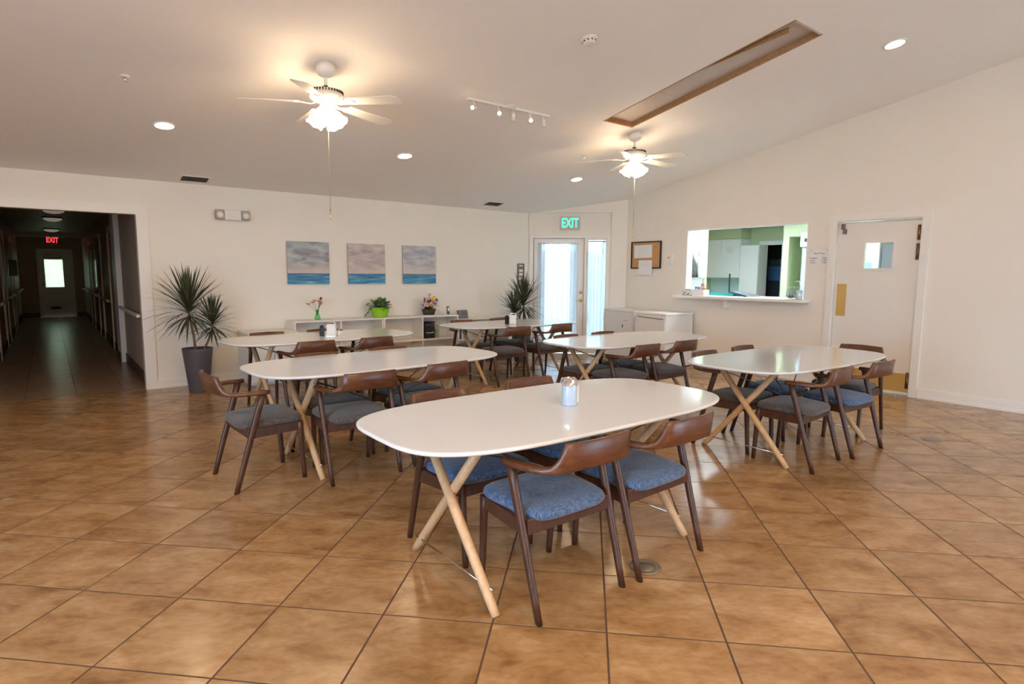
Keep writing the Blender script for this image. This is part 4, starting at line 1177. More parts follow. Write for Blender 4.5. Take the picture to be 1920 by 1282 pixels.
# ------------------------------------------------------------------ armchairs
def chair_meshes():
    ms = {}
    # curved arm and back rail: half plan curve from the middle of the back to the arm tip
    half = [(0.0, -0.318), (0.05, -0.3165), (0.10, -0.311), (0.145, -0.300), (0.172, -0.2885), (0.180, -0.284), (0.19, -0.278), (0.202, -0.269), (0.215, -0.257), (0.232, -0.232), (0.248, -0.19), (0.257, -0.14), (0.262, -0.09), (0.264, -0.045), (0.263, -0.015)]
    path = [(-x, y) for x, y in reversed(half[1:])] + half
    rings = []
    for i, (x, y) in enumerate(path):
        p = Vector((x, y))
        q0, q1 = Vector(path[max(i - 1, 0)]), Vector(path[min(i + 1, len(path) - 1)])
        tn = (q1 - q0).normalized(); nr = Vector((-tn.y, tn.x))        # nr points to the seat side
        ax = abs(x)
        if ax < 0.172: zt = 0.757 - 0.004 * (ax / 0.172)
        elif ax > 0.244: zt = 0.648
        else:
            f = (ax - 0.172) / (0.244 - 0.172)
            f = 1 - (1 - f) ** 2.8
            zt = 0.753 + (0.648 - 0.753) * f
        zb = 0.640 - 0.017 * min(1, (ax / 0.25) ** 2)
        tall = (zt - zb) > 0.05
        w = 0.013 + 0.011 * min(1, max(0, (ax - 0.16) / 0.09))
        if i in (0, len(path) - 1): w *= 0.75
        lean = 0.016 * (zt - 0.648) / 0.11
        top_c = p - nr * lean
        def P(side, z, c): return (c.x + nr.x * side, c.y + nr.y * side, z)
        rings.append([P(-w, zb + 0.005, p), P(-w + 0.004, zb, p), P(w - 0.004, zb, p), P(w, zb + 0.005, p), P(w * 0.85, zt - 0.005, top_c), P(w * 0.85 - 0.005, zt, top_c), P(-w * 0.85 + 0.005, zt, top_c), P(-w * 0.85, zt - 0.005, top_c)])
    ms['backrest'] = MB().loft(rings, smooth=True).mesh('backrest', 'walnut')
    def leg(p0, p1, r0, r1, n=10):
        p0, p1 = Vector(p0), Vector(p1)
        mb = MB()
        k = 7; rg = []
        for i in range(k + 1):
            f = i / k
            c = p0.lerp(p1, f)
            sw = r0 + (r1 - r0) * f
            rg.append([(c.x + sw * 0.82 * math.copysign(abs(math.cos(a)) ** 0.7, math.cos(a)), c.y + sw * math.copysign(abs(math.sin(a)) ** 0.7, math.sin(a)), c.z) for a in [2 * PI * j / n for j in range(n)]])
        return mb.loft(rg)
    ms['rear'] = [leg((s_ * 0.247, -0.235, 0), (s_ * 0.259, -0.052, 0.634), 0.0155, 0.022).mesh('leg', 'walnut_leg') for s_ in (-1, 1)]
    ms['front'] = [leg((s_ * 0.207, 0.222, 0), (s_ * 0.212, 0.198, 0.402), 0.0145, 0.0205).mesh('leg', 'walnut_leg') for s_ in (-1, 1)]
    ms['front_rail'] = MB().box(-0.20, 0.20, 0.190, 0.212, 0.343, 0.402, 0.004).mesh('front_rail', 'walnut_leg')
    ms['rear_rail'] = MB().box(-0.238, 0.238, -0.148, -0.126, 0.340, 0.408, 0.004).mesh('rear_rail', 'walnut_leg')
    sr = []
    for s_ in (-1, 1):
        mb = MB()
        mb.loft([[(s_ * 0.248 - 0.011, -0.13, 0.343), (s_ * 0.248 + 0.011, -0.13, 0.343), (s_ * 0.248 + 0.011, -0.13, 0.402), (s_ * 0.248 - 0.011, -0.13, 0.402)],
                 [(s_ * 0.210 - 0.011, 0.2, 0.343), (s_ * 0.210 + 0.011, 0.2, 0.343), (s_ * 0.210 + 0.011, 0.2, 0.402), (s_ * 0.210 - 0.011, 0.2, 0.402)]], smooth=False)
        sr.append(mb.mesh('side_rail', 'walnut_leg'))
    ms['side_rail'] = sr
    # cushion
    def outline(ins):
        out = []
        K = 48
        for i in range(K):
            a = 2 * PI * i / K
            c, s_ = math.cos(a), math.sin(a)
            n = 5.0
            y = math.copysign(abs(s_) ** (2 / n), s_)
            x = math.copysign(abs(c) ** (2 / n), c)
            hw = 0.222 + 0.022 * (y + 1) / 2
            out.append((x * (hw - ins), 0.022 + y * (0.213 - ins)))
        return out
    rg = []
    for ins, z in ((0.028, 0.402), (0.010, 0.404), (0.002, 0.413), (0.0, 0.425), (0.004, 0.438), (0.016, 0.447), (0.045, 0.454), (0.09, 0.459), (0.15, 0.462)):
        rg.append([(x, y, z - 0.010 * max(0, (0.02 - y)) / 0.2) for x, y in outline(ins)])
    for mname in ('tweed_daylit', 'tweed_lamplit'):
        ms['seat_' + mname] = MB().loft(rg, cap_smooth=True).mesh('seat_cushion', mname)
    return ms
CM = chair_meshes()
def make_chair(label, fabric, group):
    t = thing('armchair', label, 'armchair', None, group)
    link('backrest', CM['backrest'], t)
    link('seat_cushion', CM['seat_' + fabric], t)
    for k in (0, 1):
        link('leg', CM['rear'][k], t); link('leg', CM['front'][k], t); link('side_rail', CM['side_rail'][k], t)
    link('front_rail', CM['front_rail'], t); link('rear_rail', CM['rear_rail'], t)
    return t
# x, y of the chair centre, facing angle in degrees (0 faces +y)
G = ['armchairs at the nearest table', 'armchairs at the second left table', 'armchairs at the back left table', 'armchairs at the exit table', 'armchairs at the middle right table', 'armchairs at the right table']
chairs = [
 (1.722, 1.94, 0, 'tweed_daylit', 0, 'daylit blue armchair nearest the viewer, tucked under the front table'),
 (2.307, 1.93, 2, 'tweed_daylit', 0, 'daylit blue armchair at the front table beside the round floor cap'),
 (1.70, 2.51, 182, 'tweed_daylit', 0, 'armchair across the front table, its back left of the sugar dispenser'),
 (2.345, 2.53, 180, 'tweed_daylit', 0, 'armchair across the front table, its back directly behind the sugar dispenser'),
 (1.085, 4.21, -87, 'tweed_lamplit', 1, 'lamplit grey armchair alone at the left end of the second table'),
 (1.65, 3.955, 0, 'tweed_lamplit', 1, 'lamplit grey armchair on the near side of the second table, beside the end chair'),
 (2.26, 4.02, 6, 'tweed_lamplit', 1, 'lamplit grey armchair on the near side of the second table, farther from the end chair'),
 (1.70, 4.43, 184, 'tweed_lamplit', 1, 'armchair on the far side of the second table, nearer the end chair'),
 (2.36, 4.48, 184, 'tweed_lamplit', 1, 'armchair on the far side of the second table, farther from the end chair'),
 (1.98, 5.93, 3, 'tweed_lamplit', 2, 'armchair on the near side of the back left table, nearer the corridor'),
 (2.60, 5.95, 6, 'tweed_lamplit', 2, 'armchair on the near side of the back left table, nearer the middle of the room'),
 (1.87, 6.41, 184, 'tweed_lamplit', 2, 'armchair across the back left table, before the low white cabinet'),
 (2.50, 6.46, 184, 'tweed_lamplit', 2, 'armchair across the back left table, behind the napkin holder'),
 (4.62, 6.10, -2, 'tweed_lamplit', 3, 'armchair on the near side of the exit table, nearer the bookcases'),
 (5.36, 6.13, 3, 'tweed_lamplit', 3, 'armchair on the near side of the exit table, nearer the exit door'),
 (4.58, 6.74, 180, 'tweed_lamplit', 3, 'armchair across the exit table, before the low shelf with the grey frame'),
 (5.28, 6.76, 180, 'tweed_lamplit', 3, 'armchair across the exit table, before the second potted plant'),
 (4.44, 3.93, 3, 'tweed_lamplit', 4, 'armchair on the near side of the middle right table, left one'),
 (5.07, 3.95, 2, 'tweed_lamplit', 4, 'armchair on the near side of the middle right table, right one'),
 (4.41, 4.40, 182, 'tweed_lamplit', 4, 'armchair across the middle right table, nearer the exit door'),
 (4.99, 4.41, 182, 'tweed_lamplit', 4, 'armchair across the middle right table, before the left white cabinet'),
 (4.455, 2.18, 4, 'tweed_lamplit', 5, 'lamplit grey armchair at the near left corner of the right table'),
 (5.095, 2.14, -2, 'tweed_daylit', 5, 'daylit bluish armchair on the near side of the right table beside the end chair'),
 (4.47, 2.70, 184, 'tweed_lamplit', 5, 'armchair across the right table, left one by its crossed legs'),
 (5.08, 2.72, 182, 'tweed_daylit', 5, 'armchair across the right table, right one below the serving hatch'),
 (5.77, 2.39, 92, 'tweed_lamplit', 5, 'armchair at the far end of the right table before the swing door')]
for x, y, a, fab, g, lab in chairs:
    t = make_chair(lab, fab, G[g])
    t.matrix_local = T(x, y, 0) @ RZ(math.radians(a))

# ------------------------------------------------------------------ things on the tables
TZ = 0.7352
t = thing('sugar_dispenser', 'glass sugar dispenser with a crumpled foil lid on the nearest table', 'sugar dispenser', T(2.085, 2.195, TZ))
part('jar', MB().lathe([(0.0, 0.0), (0.040, 0.0), (0.042, 0.004), (0.042, 0.012), (0.0385, 0.018), (0.0385, 0.108), (0.036, 0.114), (0.0, 0.114)], 24, caps=False), t, mat('pale_blue_glass', (0.42, 0.54, 0.70), 0.08))
rg = []
for i, (r_, z_) in enumerate(((0.040, 0.104), (0.044, 0.112), (0.043, 0.124), (0.036, 0.135), (0.022, 0.140), (0.006, 0.143))):
    rg.append([((r_ + random.uniform(-.004, .004)) * math.cos(2 * PI * k / 22), (r_ + random.uniform(-.004, .004)) * math.sin(2 * PI * k / 22), z_ + random.uniform(-.005, .005)) for k in range(22)])
part('foil_lid', MB().loft(rg, smooth=False), t, mat('foil', (0.72, 0.68, 0.68), 0.22, 1.0))
def shaker(x, y, col, lid, label, h=0.075, sq=False, r_=0.02):
    t = thing('shaker', label, 'shaker', T(x, y, TZ))
    if sq: part('body', MB().box(-r_, r_, -r_, r_, 0, h, 0.004), t, col)
    else: part('body', MB().lathe([(r_, 0.0), (r_ * 1.02, 0.004), (r_ * 0.9, h * 0.8), (r_ * 0.85, h)], 16), t, col)
    part('cap', MB().lathe([(r_ * 0.86, h), (r_ * 0.9, h + 0.008), (r_ * 0.6, h + 0.016), (0.002, h + 0.018)], 16), t, lid)
shaker(2.155, 2.225, 'white_plastic', 'white_plastic', 'white shaker standing right behind the sugar dispenser', 0.085)
def napkin_holder(x, y, rot, label, body):
    t = thing('napkin_holder', label, 'napkin holder', T(x, y, TZ) @ RZ(rot))
    part('base', MB().box(-0.05, 0.05, -0.038, 0.038, 0, 0.006, 0.002), t, 'chrome')
    part('body', MB().box(-0.045, 0.045, -0.034, 0.034, 0.006, 0.125, 0.005), t, body)
    part('top_bow', MB().tube([(-0.044, 0, 0.10), (-0.044, 0, 0.125), (-0.034, 0, 0.145), (0.034, 0, 0.145), (0.044, 0, 0.125), (0.044, 0, 0.10)], 0.006, 8), t, 'chrome')
    part('napkins', MB().box(-0.038, 0.038, -0.0375, -0.0345, 0.016, 0.115), t, 'paper')
napkin_holder(2.345, 6.135, -0.6, 'chrome napkin holder on the back left table', 'paper')
shaker(2.255, 6.17, 'black', 'black', 'black shaker left of the chrome napkin holder', 0.10, True, 0.021)
shaker(2.43, 6.15, 'paper', 'chrome', 'small white shaker right of the chrome napkin holder', 0.045)
shaker(2.475, 6.19, 'paper', 'grey_metal', 'small white shaker with a dark cap at the end of the napkin group', 0.045)
napkin_holder(4.87, 6.25, -0.6, 'white napkin box on the exit table', 'white_plastic')
shaker(4.84, 6.34, 'black', 'black', 'black shaker beside the white napkin box', 0.10, True, 0.02)

# ------------------------------------------------------------------ bookcases and cabinets along the back wall
def bookcase(x0, x1, ydepth, h, mids, label, cat='bookcase', ncol=2):
    t = thing('bookcase', label, cat, T((x0 + x1) / 2, YB - 0.024, 0), 'white bookcases')
    w = (x1 - x0) / 2; d = ydepth; th = 0.022
    part('top', MB().box(-w, w, -d, 0, h - th, h, 0.002), t, 'shelf_white')
    part('back_panel', MB().box(-w + th, w - th, -0.008, 0, 0.0, h - th), t, 'shelf_white')
    for k in range(ncol + 1):
        xc = -w + th / 2 + k * (2 * w - th) / ncol
        part('side_panel' if k in (0, ncol) else 'divider', MB().box(xc - th / 2, xc + th / 2, -d, -0.008, 0, h - th), t, 'shelf_white')
    for z in mids:
        for k in range(ncol):
            xa = -w + th + k * (2 * w - th) / ncol; xb = -w + (k + 1) * (2 * w - th) / ncol
            part('shelf', MB().box(xa, xb, -d + 0.004, -0.008, z - th, z), t, 'shelf_white')
    return t
bookcase(2.50, 3.765, 0.335, 0.765, (0.06, 0.42), 'long white bookcase unit under the paintings with the glass vase on it')
bookcase(3.77, 5.035, 0.335, 0.765, (0.06, 0.42), 'long white bookcase unit holding the black lunch bag, flowers on top')
bookcase(5.04, 6.05, 0.32, 0.69, (0.06, 0.37), 'low white bookcase before the second plant with the grey frame on it', ncol=2)
t = thing('low_cabinet', 'low white cabinet at the left end of the bookcases', 'cabinet', T(2.19, YB - 0.024, 0))
part('body', MB().box(-0.30, 0.30, -0.50, 0, 0.03, 0.63), t, 'shelf_white')
part('top', MB().box(-0.31, 0.31, -0.52, 0, 0.63, 0.652, 0.003), t, 'shelf_white')
for s_ in (-1, 1):
    part('door', MB().box(min(0, s_ * 0.298) + 0.002, max(0, s_ * 0.298) - 0.002, -0.518, -0.501, 0.04, 0.625, 0.003), t, 'shelf_white')
part('plinth', MB().box(-0.28, 0.28, -0.46, 0, 0, 0.03), t, 'shelf_white')
# right hand cabinets
def white_cabinet(x, y, rot, w, d, h, label, handle):
    t = thing('white_cabinet', label, 'cabinet', T(x, y, 0) @ RZ(rot), 'white cabinets by the exit')
    part('body', MB().box(0, d, -w / 2, w / 2, 0.02, h - 0.035), t, 'cabinet_white')
    part('top', MB().box(-0.015, d + 0.005, -w / 2 - 0.012, w / 2 + 0.012, h - 0.034, h, 0.008), t, 'cabinet_white')
    part('door', MB().box(-0.024, -0.001, -w / 2 + 0.004, w / 2 - 0.004, 0.04, h - 0.055, 0.006), t, 'cabinet_white')
    part('plinth', MB().box(0.03, d - 0.02, -w / 2 + 0.02, w / 2 - 0.02, 0, 0.02), t, 'black')
    if handle:
        part('latch', MB().box(-0.03, -0.0245, -w / 2 + 0.22, -w / 2 + 0.235, 0.55, 0.60), t, 'black')
        part('badge', MB().tube([(-0.026, -w / 2 + 0.20, 0.665), (-0.026, -w / 2 + 0.16, 0.668), (-0.026, -w / 2 + 0.12, 0.664)], 0.003, 6), t, 'grey_metal')
    else:
        part('grip', MB().tube([(-0.028, w / 2 - 0.06, h - 0.062), (-0.03, 0.0, h - 0.074), (-0.028, -w / 2 + 0.03, h - 0.085)], 0.006, 8), t, 'grey_metal')
        part('badge', MB().lathe([(0.007, 0), (0.006, 0.003)], 10, xf=T(-0.0245, w / 2 - 0.03, h - 0.12) @ RY(-PI / 2)), t, 'grey_metal')
    return t
white_cabinet(7.40, 6.66, -0.12, 0.72, 0.44, 0.835, 'white cabinet with a black latch beside the exit door', True)
white_cabinet(7.17, 5.81, 0.0, 0.565, 0.66, 0.835, 'white chest fridge standing left below the serving hatch', False)

# items on and in the bookcases
t = thing('flower_vase', 'small green glass vase with orange flowers on the bookcase', 'vase', T(2.86, 7.98, 0.766))
part('vase', MB().lathe([(0.0, 0.0), (0.036, 0.0), (0.042, 0.02), (0.030, 0.06), (0.018, 0.09), (0.022, 0.135), (0.02, 0.135), (0.0, 0.02)], 18, caps=False), t, 'green_glass')
stm = MB(); pet = MB()
for k in range(7):
    a = k * 2.4; h = 0.20 + 0.02 * (k % 4); rr = 0.03 + 0.012 * (k % 5)
    e = (rr * 1.6 * math.cos(a), rr * math.sin(a), h)
    stm.tube([(0, 0, 0.06), (e[0] * 0.4, e[1] * 0.4, 0.15), e], 0.002, 5)
    for q in range(6):
        b_ = 2 * PI * q / 6
        pet.add([(e[0], e[1], e[2]), (e[0] + 0.03 * math.cos(b_ - 0.4), e[1] + 0.03 * math.sin(b_ - 0.4), e[2] + 0.02), (e[0] + 0.042 * math.cos(b_), e[1] + 0.042 * math.sin(b_), e[2] + 0.03), (e[0] + 0.03 * math.cos(b_ + 0.4), e[1] + 0.03 * math.sin(b_ + 0.4), e[2] + 0.02)], [(0, 1, 2, 3)])
part('stems', stm, t, 'leaf', kind='stuff'); part('blooms', pet, t, mat('orange_petal', (0.72, 0.32, 0.14), 0.6), kind='stuff')
part('grey_bloom', MB().lathe([(0.002, -0.02), (0.016, 0.0), (0.012, 0.018), (0.002, 0.022)], 10, (0.055, 0, 0.285)), t, 'pot_grey')
part('stem', MB().tube([(0, 0, 0.06), (0.03, 0, 0.18), (0.055, 0, 0.27)], 0.002, 5), t, 'leaf')

def leaf_poly(mb, base, dirv, length, width, droop, seg=4, fold=0.15, mi=0):
    d = Vector(dirv).normalized()
    side = d.cross(Vector((0, 0, 1)))
    if side.length < 1e-3: side = Vector((1, 0, 0))
    side.normalize()
    prev = []
    vs, fs = [], []
    p = Vector(base)
    for i in range(seg + 1):
        f = i / seg
        w = width * math.sin(PI * min(0.98, 0.12 + 0.88 * f)) ** 0.8 if f < 1 else 0.0005
        vs += [p + side * w / 2, p - side * w / 2]
        d = (d + Vector((0, 0, -droop / seg))).normalized()
        p = p + d * length / seg
    for i in range(seg):
        fs.append((2 * i, 2 * i + 1, 2 * i + 3, 2 * i + 2))
    mb.add(vs, fs, mi, True)

t = thing('green_planter', 'lime green oval planter of leafy ivy on the bookcase', 'planter', T(3.785, 7.99, 0.766))
rg = []
for sx, z in ((0.095, 0.0), (0.105, 0.01), (0.125, 0.07), (0.145, 0.135), (0.150, 0.142), (0.142, 0.142), (0.135, 0.125)):
    rg.append([(sx * math.cos(2 * PI * k / 28), sx * 0.62 * math.sin(2 * PI * k / 28), z) for k in range(28)])
part('pot', MB().loft(rg), t, 'lime')
fo = MB()
for k in range(130):
    a = random.uniform(0, 2 * PI); r_ = random.uniform(0, 0.15); el = random.uniform(0.1, 1.3)
    leaf_poly(fo, (r_ * math.cos(a), r_ * 0.6 * math.sin(a), 0.13 + random.uniform(0, 0.09)), (math.cos(a) * math.cos(el), math.sin(a) * 0.7 * math.cos(el), math.sin(el)), random.uniform(0.06, 0.11), random.uniform(0.04, 0.065), random.uniform(0.4, 1.2))
for k in range(8):
    leaf_poly(fo, (-0.14 - 0.01 * k % 3, random.uniform(-.03, .03), 0.15 - 0.015 * k), (-0.6, random.uniform(-.5, .5), -0.3), 0.06, 0.035, 0.8)
part('foliage', fo, t, 'leaf', kind='stuff')
t = thing('flower_basket', 'dark planter of mixed pink and yellow flowers on the bookcase', 'flower arrangement', T(4.59, 7.99, 0.766))
rg = []
for sx, z in ((0.075, 0.0), (0.08, 0.005), (0.105, 0.09), (0.1, 0.092)):
    rg.append([(sx * math.copysign(abs(math.cos(a)) ** .5, math.cos(a)), sx * 0.7 * math.copysign(abs(math.sin(a)) ** .5, math.sin(a)), z) for a in [2 * PI * k / 24 for k in range(24)]])
part('pot', MB().loft(rg), t, 'brown_pot')
part('saucer', MB().box(-0.1, 0.1, -0.08, 0.08, -0.0005, 0.004), t, 'paper')
fo = MB()
for k in range(120):
    a = random.uniform(0, 2 * PI); el = random.uniform(-0.2, 1.4)
    r_ = random.uniform(0.02, 0.09)
    leaf_poly(fo, (r_ * math.cos(a), r_ * math.sin(a) * .7, 0.09 + 0.10 * random.random()), (math.cos(a) * math.cos(el), math.sin(a) * math.cos(el), math.sin(el)), random.uniform(0.06, 0.12), 0.034, 0.6)
part('foliage', fo, t, 'leaf_dark', kind='stuff')
PC = [mat('pink_petal', (0.72, 0.36, 0.46), 0.6), mat('yellow_petal', (0.85, 0.62, 0.03), 0.6), mat('coral_petal', (0.72, 0.14, 0.16), 0.6), mat('lilac_petal', (0.62, 0.42, 0.58), 0.6), mat('blush_petal', (0.68, 0.42, 0.36), 0.6), mat('navy_petal', (0.03, 0.05, 0.11), 0.6)]
for (fx, fz, c, r_) in ((-0.105, 0.165, 4, .03), (-0.045, 0.205, 5, .028), (0.075, 0.205, 0, .03), (0.0, 0.225, 0, .03), (-0.10, 0.20, 2, .03), (-0.07, 0.17, 3, .038), (0.0, 0.17, 1, .036), (0.03, 0.205, 2, .03), (0.065, 0.17, 3, .038), (0.02, 0.25, 1, .028), (0.05, 0.27, 1, .028), (-0.03, 0.26, 4, .03), (-0.02, 0.31, 4, .028), (-0.07, 0.235, 4, .03), (0.09, 0.225, 5, .028)):
    mb = MB()
    for q in range(8):
        b_ = 2 * PI * q / 8
        ctr = Vector((fx, -0.075 + 0.12 * (fz - 0.16), fz))
        u = Vector((math.cos(b_), -0.25, math.sin(b_))); w_ = Vector((-math.sin(b_), 0, math.cos(b_)))
        mb.add([ctr, ctr + u * r_ * 0.75 + w_ * r_ * 0.42, ctr + u * r_ * 1.2, ctr + u * r_ * 0.75 - w_ * r_ * 0.42], [(0, 1, 2, 3)])
    mb.lathe([(0.001, -0.006), (r_ * .3, 0.0), (0.001, 0.008)], 8, xf=T(fx, -0.083 + 0.12 * (fz - 0.16), fz) @ RX(PI / 2))
    part('bloom', mb, t, PC[c])
# lunch bag
t = thing('lunch_bag', 'black lunch bag with purple lid on the bookcase shelf', 'bag', T(4.56, 7.97, 0.421))
part('body', MB().box(-0.105, 0.07, -0.10, 0.09, 0, 0.175, 0.015), t, 'black_cloth')
part('lid', MB().box(-0.105, 0.07, -0.10, 0.09, 0.177, 0.225, 0.018), t, 'purple_cloth')
part('flap', MB().box(-0.06, 0.10, -0.06, 0.08, 0.226, 0.245, 0.008), t, 'black_cloth')
part('trim_strip', MB().tube([(-0.085, -0.1025, 0.088), (-0.02, -0.104, 0.083), (0.05, -0.1025, 0.09)], 0.005, 6), t, 'paper')
part('strap', MB().tube([(0.072, -0.05, 0.17), (0.085, -0.05, 0.10), (0.09, -0.05, 0.02), (0.085, 0.03, 0.03), (0.075, 0.04, 0.17)], 0.009, 8), t, 'grey_cloth')
t = thing('water_bottle', 'clear bottle with green label standing beside the lunch bag', 'bottle', T(4.73, 7.99, 0.421))
part('bottle', MB().lathe([(0.0, 0.0), (0.034, 0.0), (0.036, 0.01), (0.036, 0.13), (0.028, 0.16), (0.013, 0.18), (0.013, 0.2), (0.0, 0.2)], 16, caps=False), t, 'frosted')
part('wrapper', MB().lathe([(0.0365, 0.06), (0.0365, 0.11)], 16, caps=False), t, mat('green_wrapper', (0.35, 0.5, 0.12), 0.5))
part('cap', MB().lathe([(0.015, 0.2), (0.015, 0.215), (0.0, 0.216)], 12, caps=False), t, 'paper')
t = thing('phone_handset', 'small dark handset leaning on the bookcase top', 'phone', T(4.935, 7.98, 0.766) @ RX(-0.12))
part('body', MB().box(-0.022, 0.022, -0.012, 0.012, 0, 0.125, 0.007), t, 'pot_grey')
part('screen', MB().box(-0.014, 0.014, -0.0135, -0.0122, 0.05, 0.105), t, 'paper')
t = thing('tablet_frame', 'grey framed display standing on the low bookcase', 'frame', T(5.21, 7.98, 0.691) @ RX(-0.25))
part('case', MB().box(-0.095, 0.095, -0.012, 0.012, 0, 0.135, 0.006), t, 'pot_grey')
part('screen', MB().box(-0.085, 0.085, -0.0135, -0.0122, 0.012, 0.123), t, 'rug_grey')
gl = MB()
for k in range(6): gl.box(-0.03 + 0.018 * k, -0.024 + 0.018 * k, -0.0145, -0.0136, 0.05, 0.105)
part('screen_bars', gl, t, 'pot_grey')
for k, (c, w_, h_) in enumerate((('grey_metal', 0.025, 0.20), ('pot_grey', 0.02, 0.17), ('paper', 0.03, 0.18), ('mint_cloth', 0.022, 0.19), ('pot_grey', 0.03, 0.16), ('paper', 0.02, 0.2))):
    xx = 5.075 + 0.034 * k
    t = thing('book', '%s on the shelf of the low bookcase, %s from its left end' % ('%s book' % ['brown', 'dark slim', 'white thick', 'mint green', 'dark thick', 'white slim'][k], ['first', 'second', 'third', 'fourth', 'fifth', 'sixth'][k]), 'book', T(xx, 7.97, 0.3705), 'books on the low bookcase')
    part('cover', MB().box(-w_ / 2, w_ / 2, -0.08, 0.08, 0, h_, 0.002), t, c)
    part('pages', MB().box(-w_ / 2 + 0.003, w_ / 2 - 0.003, -0.078, 0.081, 0.003, h_ + 0.0005), t, 'paper')

# items on the hatch counter
CZ_ = 1.094
def on_counter(u, d): return WR @ T(u, d, CZ_)
t = thing('patterned_box', 'black and white patterned box at the left end of the hatch counter', 'box', on_counter(-5.665, -0.03))
part('box', MB().box(-0.085, 0.085, -0.06, 0.06, 0, 0.10, 0.004), t, 'paper')
bl = MB()
for k in range(14):
    u = random.uniform(-0.075, 0.065); v = random.uniform(0.01, 0.085)
    bl.box(u, u + random.uniform(.008, .018), -0.0615, -0.0602, v, v + random.uniform(.008, .016))
part('printed_marks', bl, t, 'ink')
part('dark_base', MB().box(-0.087, 0.087, -0.062, 0.062, 0, 0.008), t, 'dark_frame')
t = thing('white_box', 'plain white open box beside the patterned box', 'box', on_counter(-5.475, 0.0))
bx = MB(); bx.box(-0.1, 0.1, -0.07, 0.07, 0, 0.004); bx.box(-0.1, 0.1, -0.07, -0.066, 0.004, 0.09); bx.box(-0.1, 0.1, 0.066, 0.07, 0.004, 0.09); bx.box(-0.1, -0.096, -0.066, 0.066, 0.004, 0.09); bx.box(0.096, 0.1, -0.066, 0.066, 0.004, 0.09)
part('carton', bx, t, 'paper')
for k, (nm, c, u0, u1, v0, h0, lab) in enumerate((('blue_packet', 'blue_pack', -0.085, -0.005, -0.04, 0.13, 'blue and white packet in the white box'), ('pink_packet', 'pink', 0.0, 0.05, 0.0, 0.18, 'pink packet standing in the white box'), ('orange_packet', 'orange_pack', 0.052, 0.09, -0.03, 0.115, 'small orange packet in the white box'))):
    t = thing(nm, lab, 'packet', on_counter(-5.475, 0.0) @ T(0, 0, 0.005))
    part('wrapper', MB().box(u0, u1, v0, v0 + 0.03, 0, h0, 0.006), t, c)
    part('label', MB().box(u0 + 0.012, u1 - 0.012, v0 - 0.001, v0, h0 * 0.55, h0 * 0.8), t, 'paper')
t = thing('serving_tray', 'teal serving tray lying on the inner hatch counter', 'tray', on_counter(-5.30, 0.40) @ RZ(-0.1))
part('tray', MB().box(-0.27, 0.27, -0.17, 0.17, 0, 0.012, 0.004), t, 'teal')
rm = MB(); rm.box(-0.27, 0.27, -0.17, -0.16, 0.012, 0.035); rm.box(-0.27, 0.27, 0.16, 0.17, 0.012, 0.035); rm.box(-0.27, -0.26, -0.16, 0.16, 0.012, 0.035); rm.box(0.26, 0.27, -0.16, 0.16, 0.012, 0.035)
part('rim', rm, t, 'teal')
t = thing('tray_lid', 'steel blue lid leaning down from the teal tray', 'lid', on_counter(-4.93, 0.30) @ RZ(-0.2) @ RY(0.18))
part('lid', MB().box(-0.17, 0.17, -0.14, 0.14, 0.034, 0.044, 0.003), t, 'steel_blue')
part('lid_rim', MB().box(-0.175, 0.175, -0.15, -0.14, 0.026, 0.05), t, mat('navy_rim', (0.02, 0.07, 0.16), 0.4))
t = thing('wooden_stick', 'dark upright rod standing on the kitchen counter', 'rod', T(10.85, 6.83, 0.921))
part('rod', MB().tube([(0, 0, 0.006), (0, 0, 0.52)], 0.014, 10), t, 'pot_grey')
part('foot', MB().lathe([(0.05, 0.0), (0.05, 0.012), (0.014, 0.018)], 16), t, 'pot_grey')
t = thing('glass_jar', 'clear glass jar of dark sweets at the right end of the hatch counter', 'jar', on_counter(-4.03, -0.05))
part('jar', MB().lathe([(0.0, 0.0), (0.062, 0.0), (0.075, 0.02), (0.07, 0.09), (0.045, 0.14), (0.042, 0.165), (0.0, 0.166)], 22, caps=False), t, 'frosted')
sw = MB()
for k in range(26):
    a = random.uniform(0, 2 * PI); r_ = random.uniform(0, 0.05)
    sw.lathe([(0.002, -0.01), (0.012, 0.0), (0.002, 0.01)], 6, (r_ * math.cos(a), r_ * math.sin(a), 0.015 + 0.05 * random.random()))
part('sweets', sw, t, mat('dark_sweet', (0.10, 0.05, 0.07), 0.4), kind='stuff')
t = thing('pump_bottle', 'white pump soap bottle beside the glass jar on the hatch counter', 'bottle', on_counter(-3.93, -0.04))
part('bottle', MB().lathe([(0.0, 0.0), (0.042, 0.0), (0.045, 0.012), (0.045, 0.13), (0.03, 0.16), (0.014, 0.172), (0.014, 0.19), (0.0, 0.19)], 20, caps=False), t, 'frosted')
part('liquid', MB().lathe([(0.0, 0.004), (0.040, 0.004), (0.040, 0.12), (0.0, 0.121)], 18, caps=False), t, 'kitchen_white')
pm = MB().tube([(0, 0, 0.19), (0, 0, 0.235)], 0.007, 8); pm.tube([(0.012, 0, 0.238), (-0.02, 0, 0.24), (-0.055, 0, 0.232)], 0.006, 8)
part('pump', pm, t, 'kitchen_white')

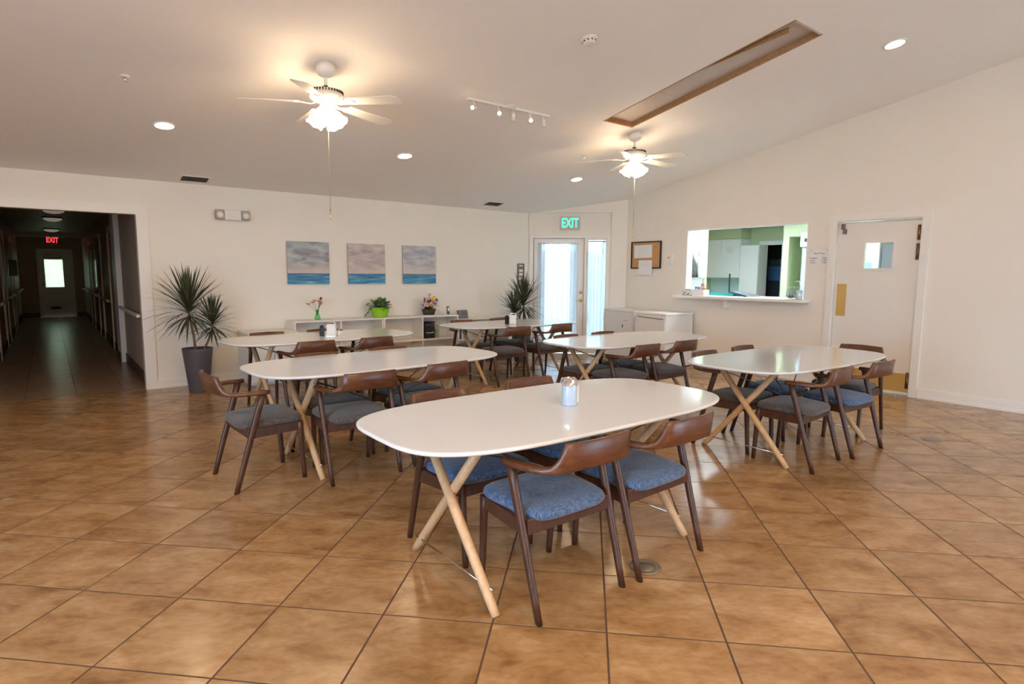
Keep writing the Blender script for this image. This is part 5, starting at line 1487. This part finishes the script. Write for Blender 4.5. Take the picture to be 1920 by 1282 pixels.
# ------------------------------------------------------------------ potted dracaenas
def dracaena(x, y, label, crowns, pot_h=0.515, r0=0.105, r1=0.165):
    t = thing('potted_plant', label, 'potted plant', T(x, y, 0), 'potted dracaenas')
    part('pot', MB().lathe([(0.0, 0.0), (r0, 0.0), (r0 + 0.004, 0.01), (r1 - 0.003, pot_h - 0.02), (r1, pot_h), (r1 - 0.012, pot_h), (r1 - 0.016, pot_h - 0.05), (0.0, pot_h - 0.05)], 40, caps=False), t, 'pot_grey')
    part('soil', MB().lathe([(r1 - 0.017, pot_h - 0.047), (0.0, pot_h - 0.035)], 24, caps=False), t, 'soil')
    for (bx_, by_, tx_, ty_, tz_, n, ln) in crowns:
        mid = ((bx_ + tx_) / 2 + 0.012, (by_ + ty_) / 2, (pot_h - 0.05 + tz_) / 2)
        st_ = part('stem', MB().tube([(bx_, by_, pot_h - 0.05), mid, (tx_, ty_, tz_), (tx_ * 1.02, ty_, tz_ + 0.12)], [0.014, 0.012, 0.012, 0.008], 8), t, 'stem')
        fo = MB()
        ga = PI * (3 - math.sqrt(5))
        for k in range(n):
            f = (k + 0.5) / n
            a = k * ga + random.uniform(-0.15, 0.15)
            el = math.radians(-28 + 115 * f ** 0.85 + random.uniform(-8, 8))
            base = (tx_ + 0.012 * math.cos(a), ty_ + 0.012 * math.sin(a), tz_ - 0.03 + 0.17 * f)
            l_ = ln * random.uniform(0.78, 1.08) * (0.85 + 0.2 * math.sin(PI * f))
            leaf_poly(fo, base, (math.cos(a) * math.cos(el), math.sin(a) * math.cos(el), math.sin(el)), l_, 0.021, random.uniform(0.25, 0.85) * (1.15 - 0.7 * f), 5)
        fo.v = [(vx, min(vy, YB - 0.015 - y), vz) for vx, vy, vz in fo.v]
        part('crown', fo, t, 'dracaena', kind='stuff')
random.seed(11)
dracaena(1.335, 7.72, 'tall dracaena in a dark grey pot beside the corridor opening', [(-0.02, 0.0, -0.07, -0.01, 0.90, 150, 0.52), (0.05, -0.02, 0.165, -0.03, 0.74, 110, 0.34)])
dracaena(5.98, 7.45, 'second dracaena in a dark grey pot behind the exit table', [(0.02, 0.0, 0.06, 0.02, 0.86, 150, 0.50), (-0.04, 0.0, -0.16, -0.03, 0.74, 120, 0.38)])

# portals: help the renderer find the daylight through the openings (they give no light of their own)
def portal(m_, w, h):
    ld = bpy.data.lights.new('daylight_portal', 'AREA'); ld.shape = 'RECTANGLE'; ld.size = w; ld.size_y = h
    ld.cycles.is_portal = True
    o = bpy.data.objects.new('daylight_portal', ld); COL.objects.link(o); o.matrix_world = m_
portal(frame((XL - 0.16, 0.3, 1.35), (0, 1, 0), (0, 0, 1), (-1, 0, 0)), 3.9, 2.2)
portal(EF @ frame((0.73, 0.2, 1.05), (1, 0, 0), (0, 0, 1), (0, 1, 0)) @ RY(0), 1.4, 2.1)
portal(frame((6.15, YF - 0.17, 1.3), (1, 0, 0), (0, 0, 1), (0, -1, 0)), 2.55, 2.05)
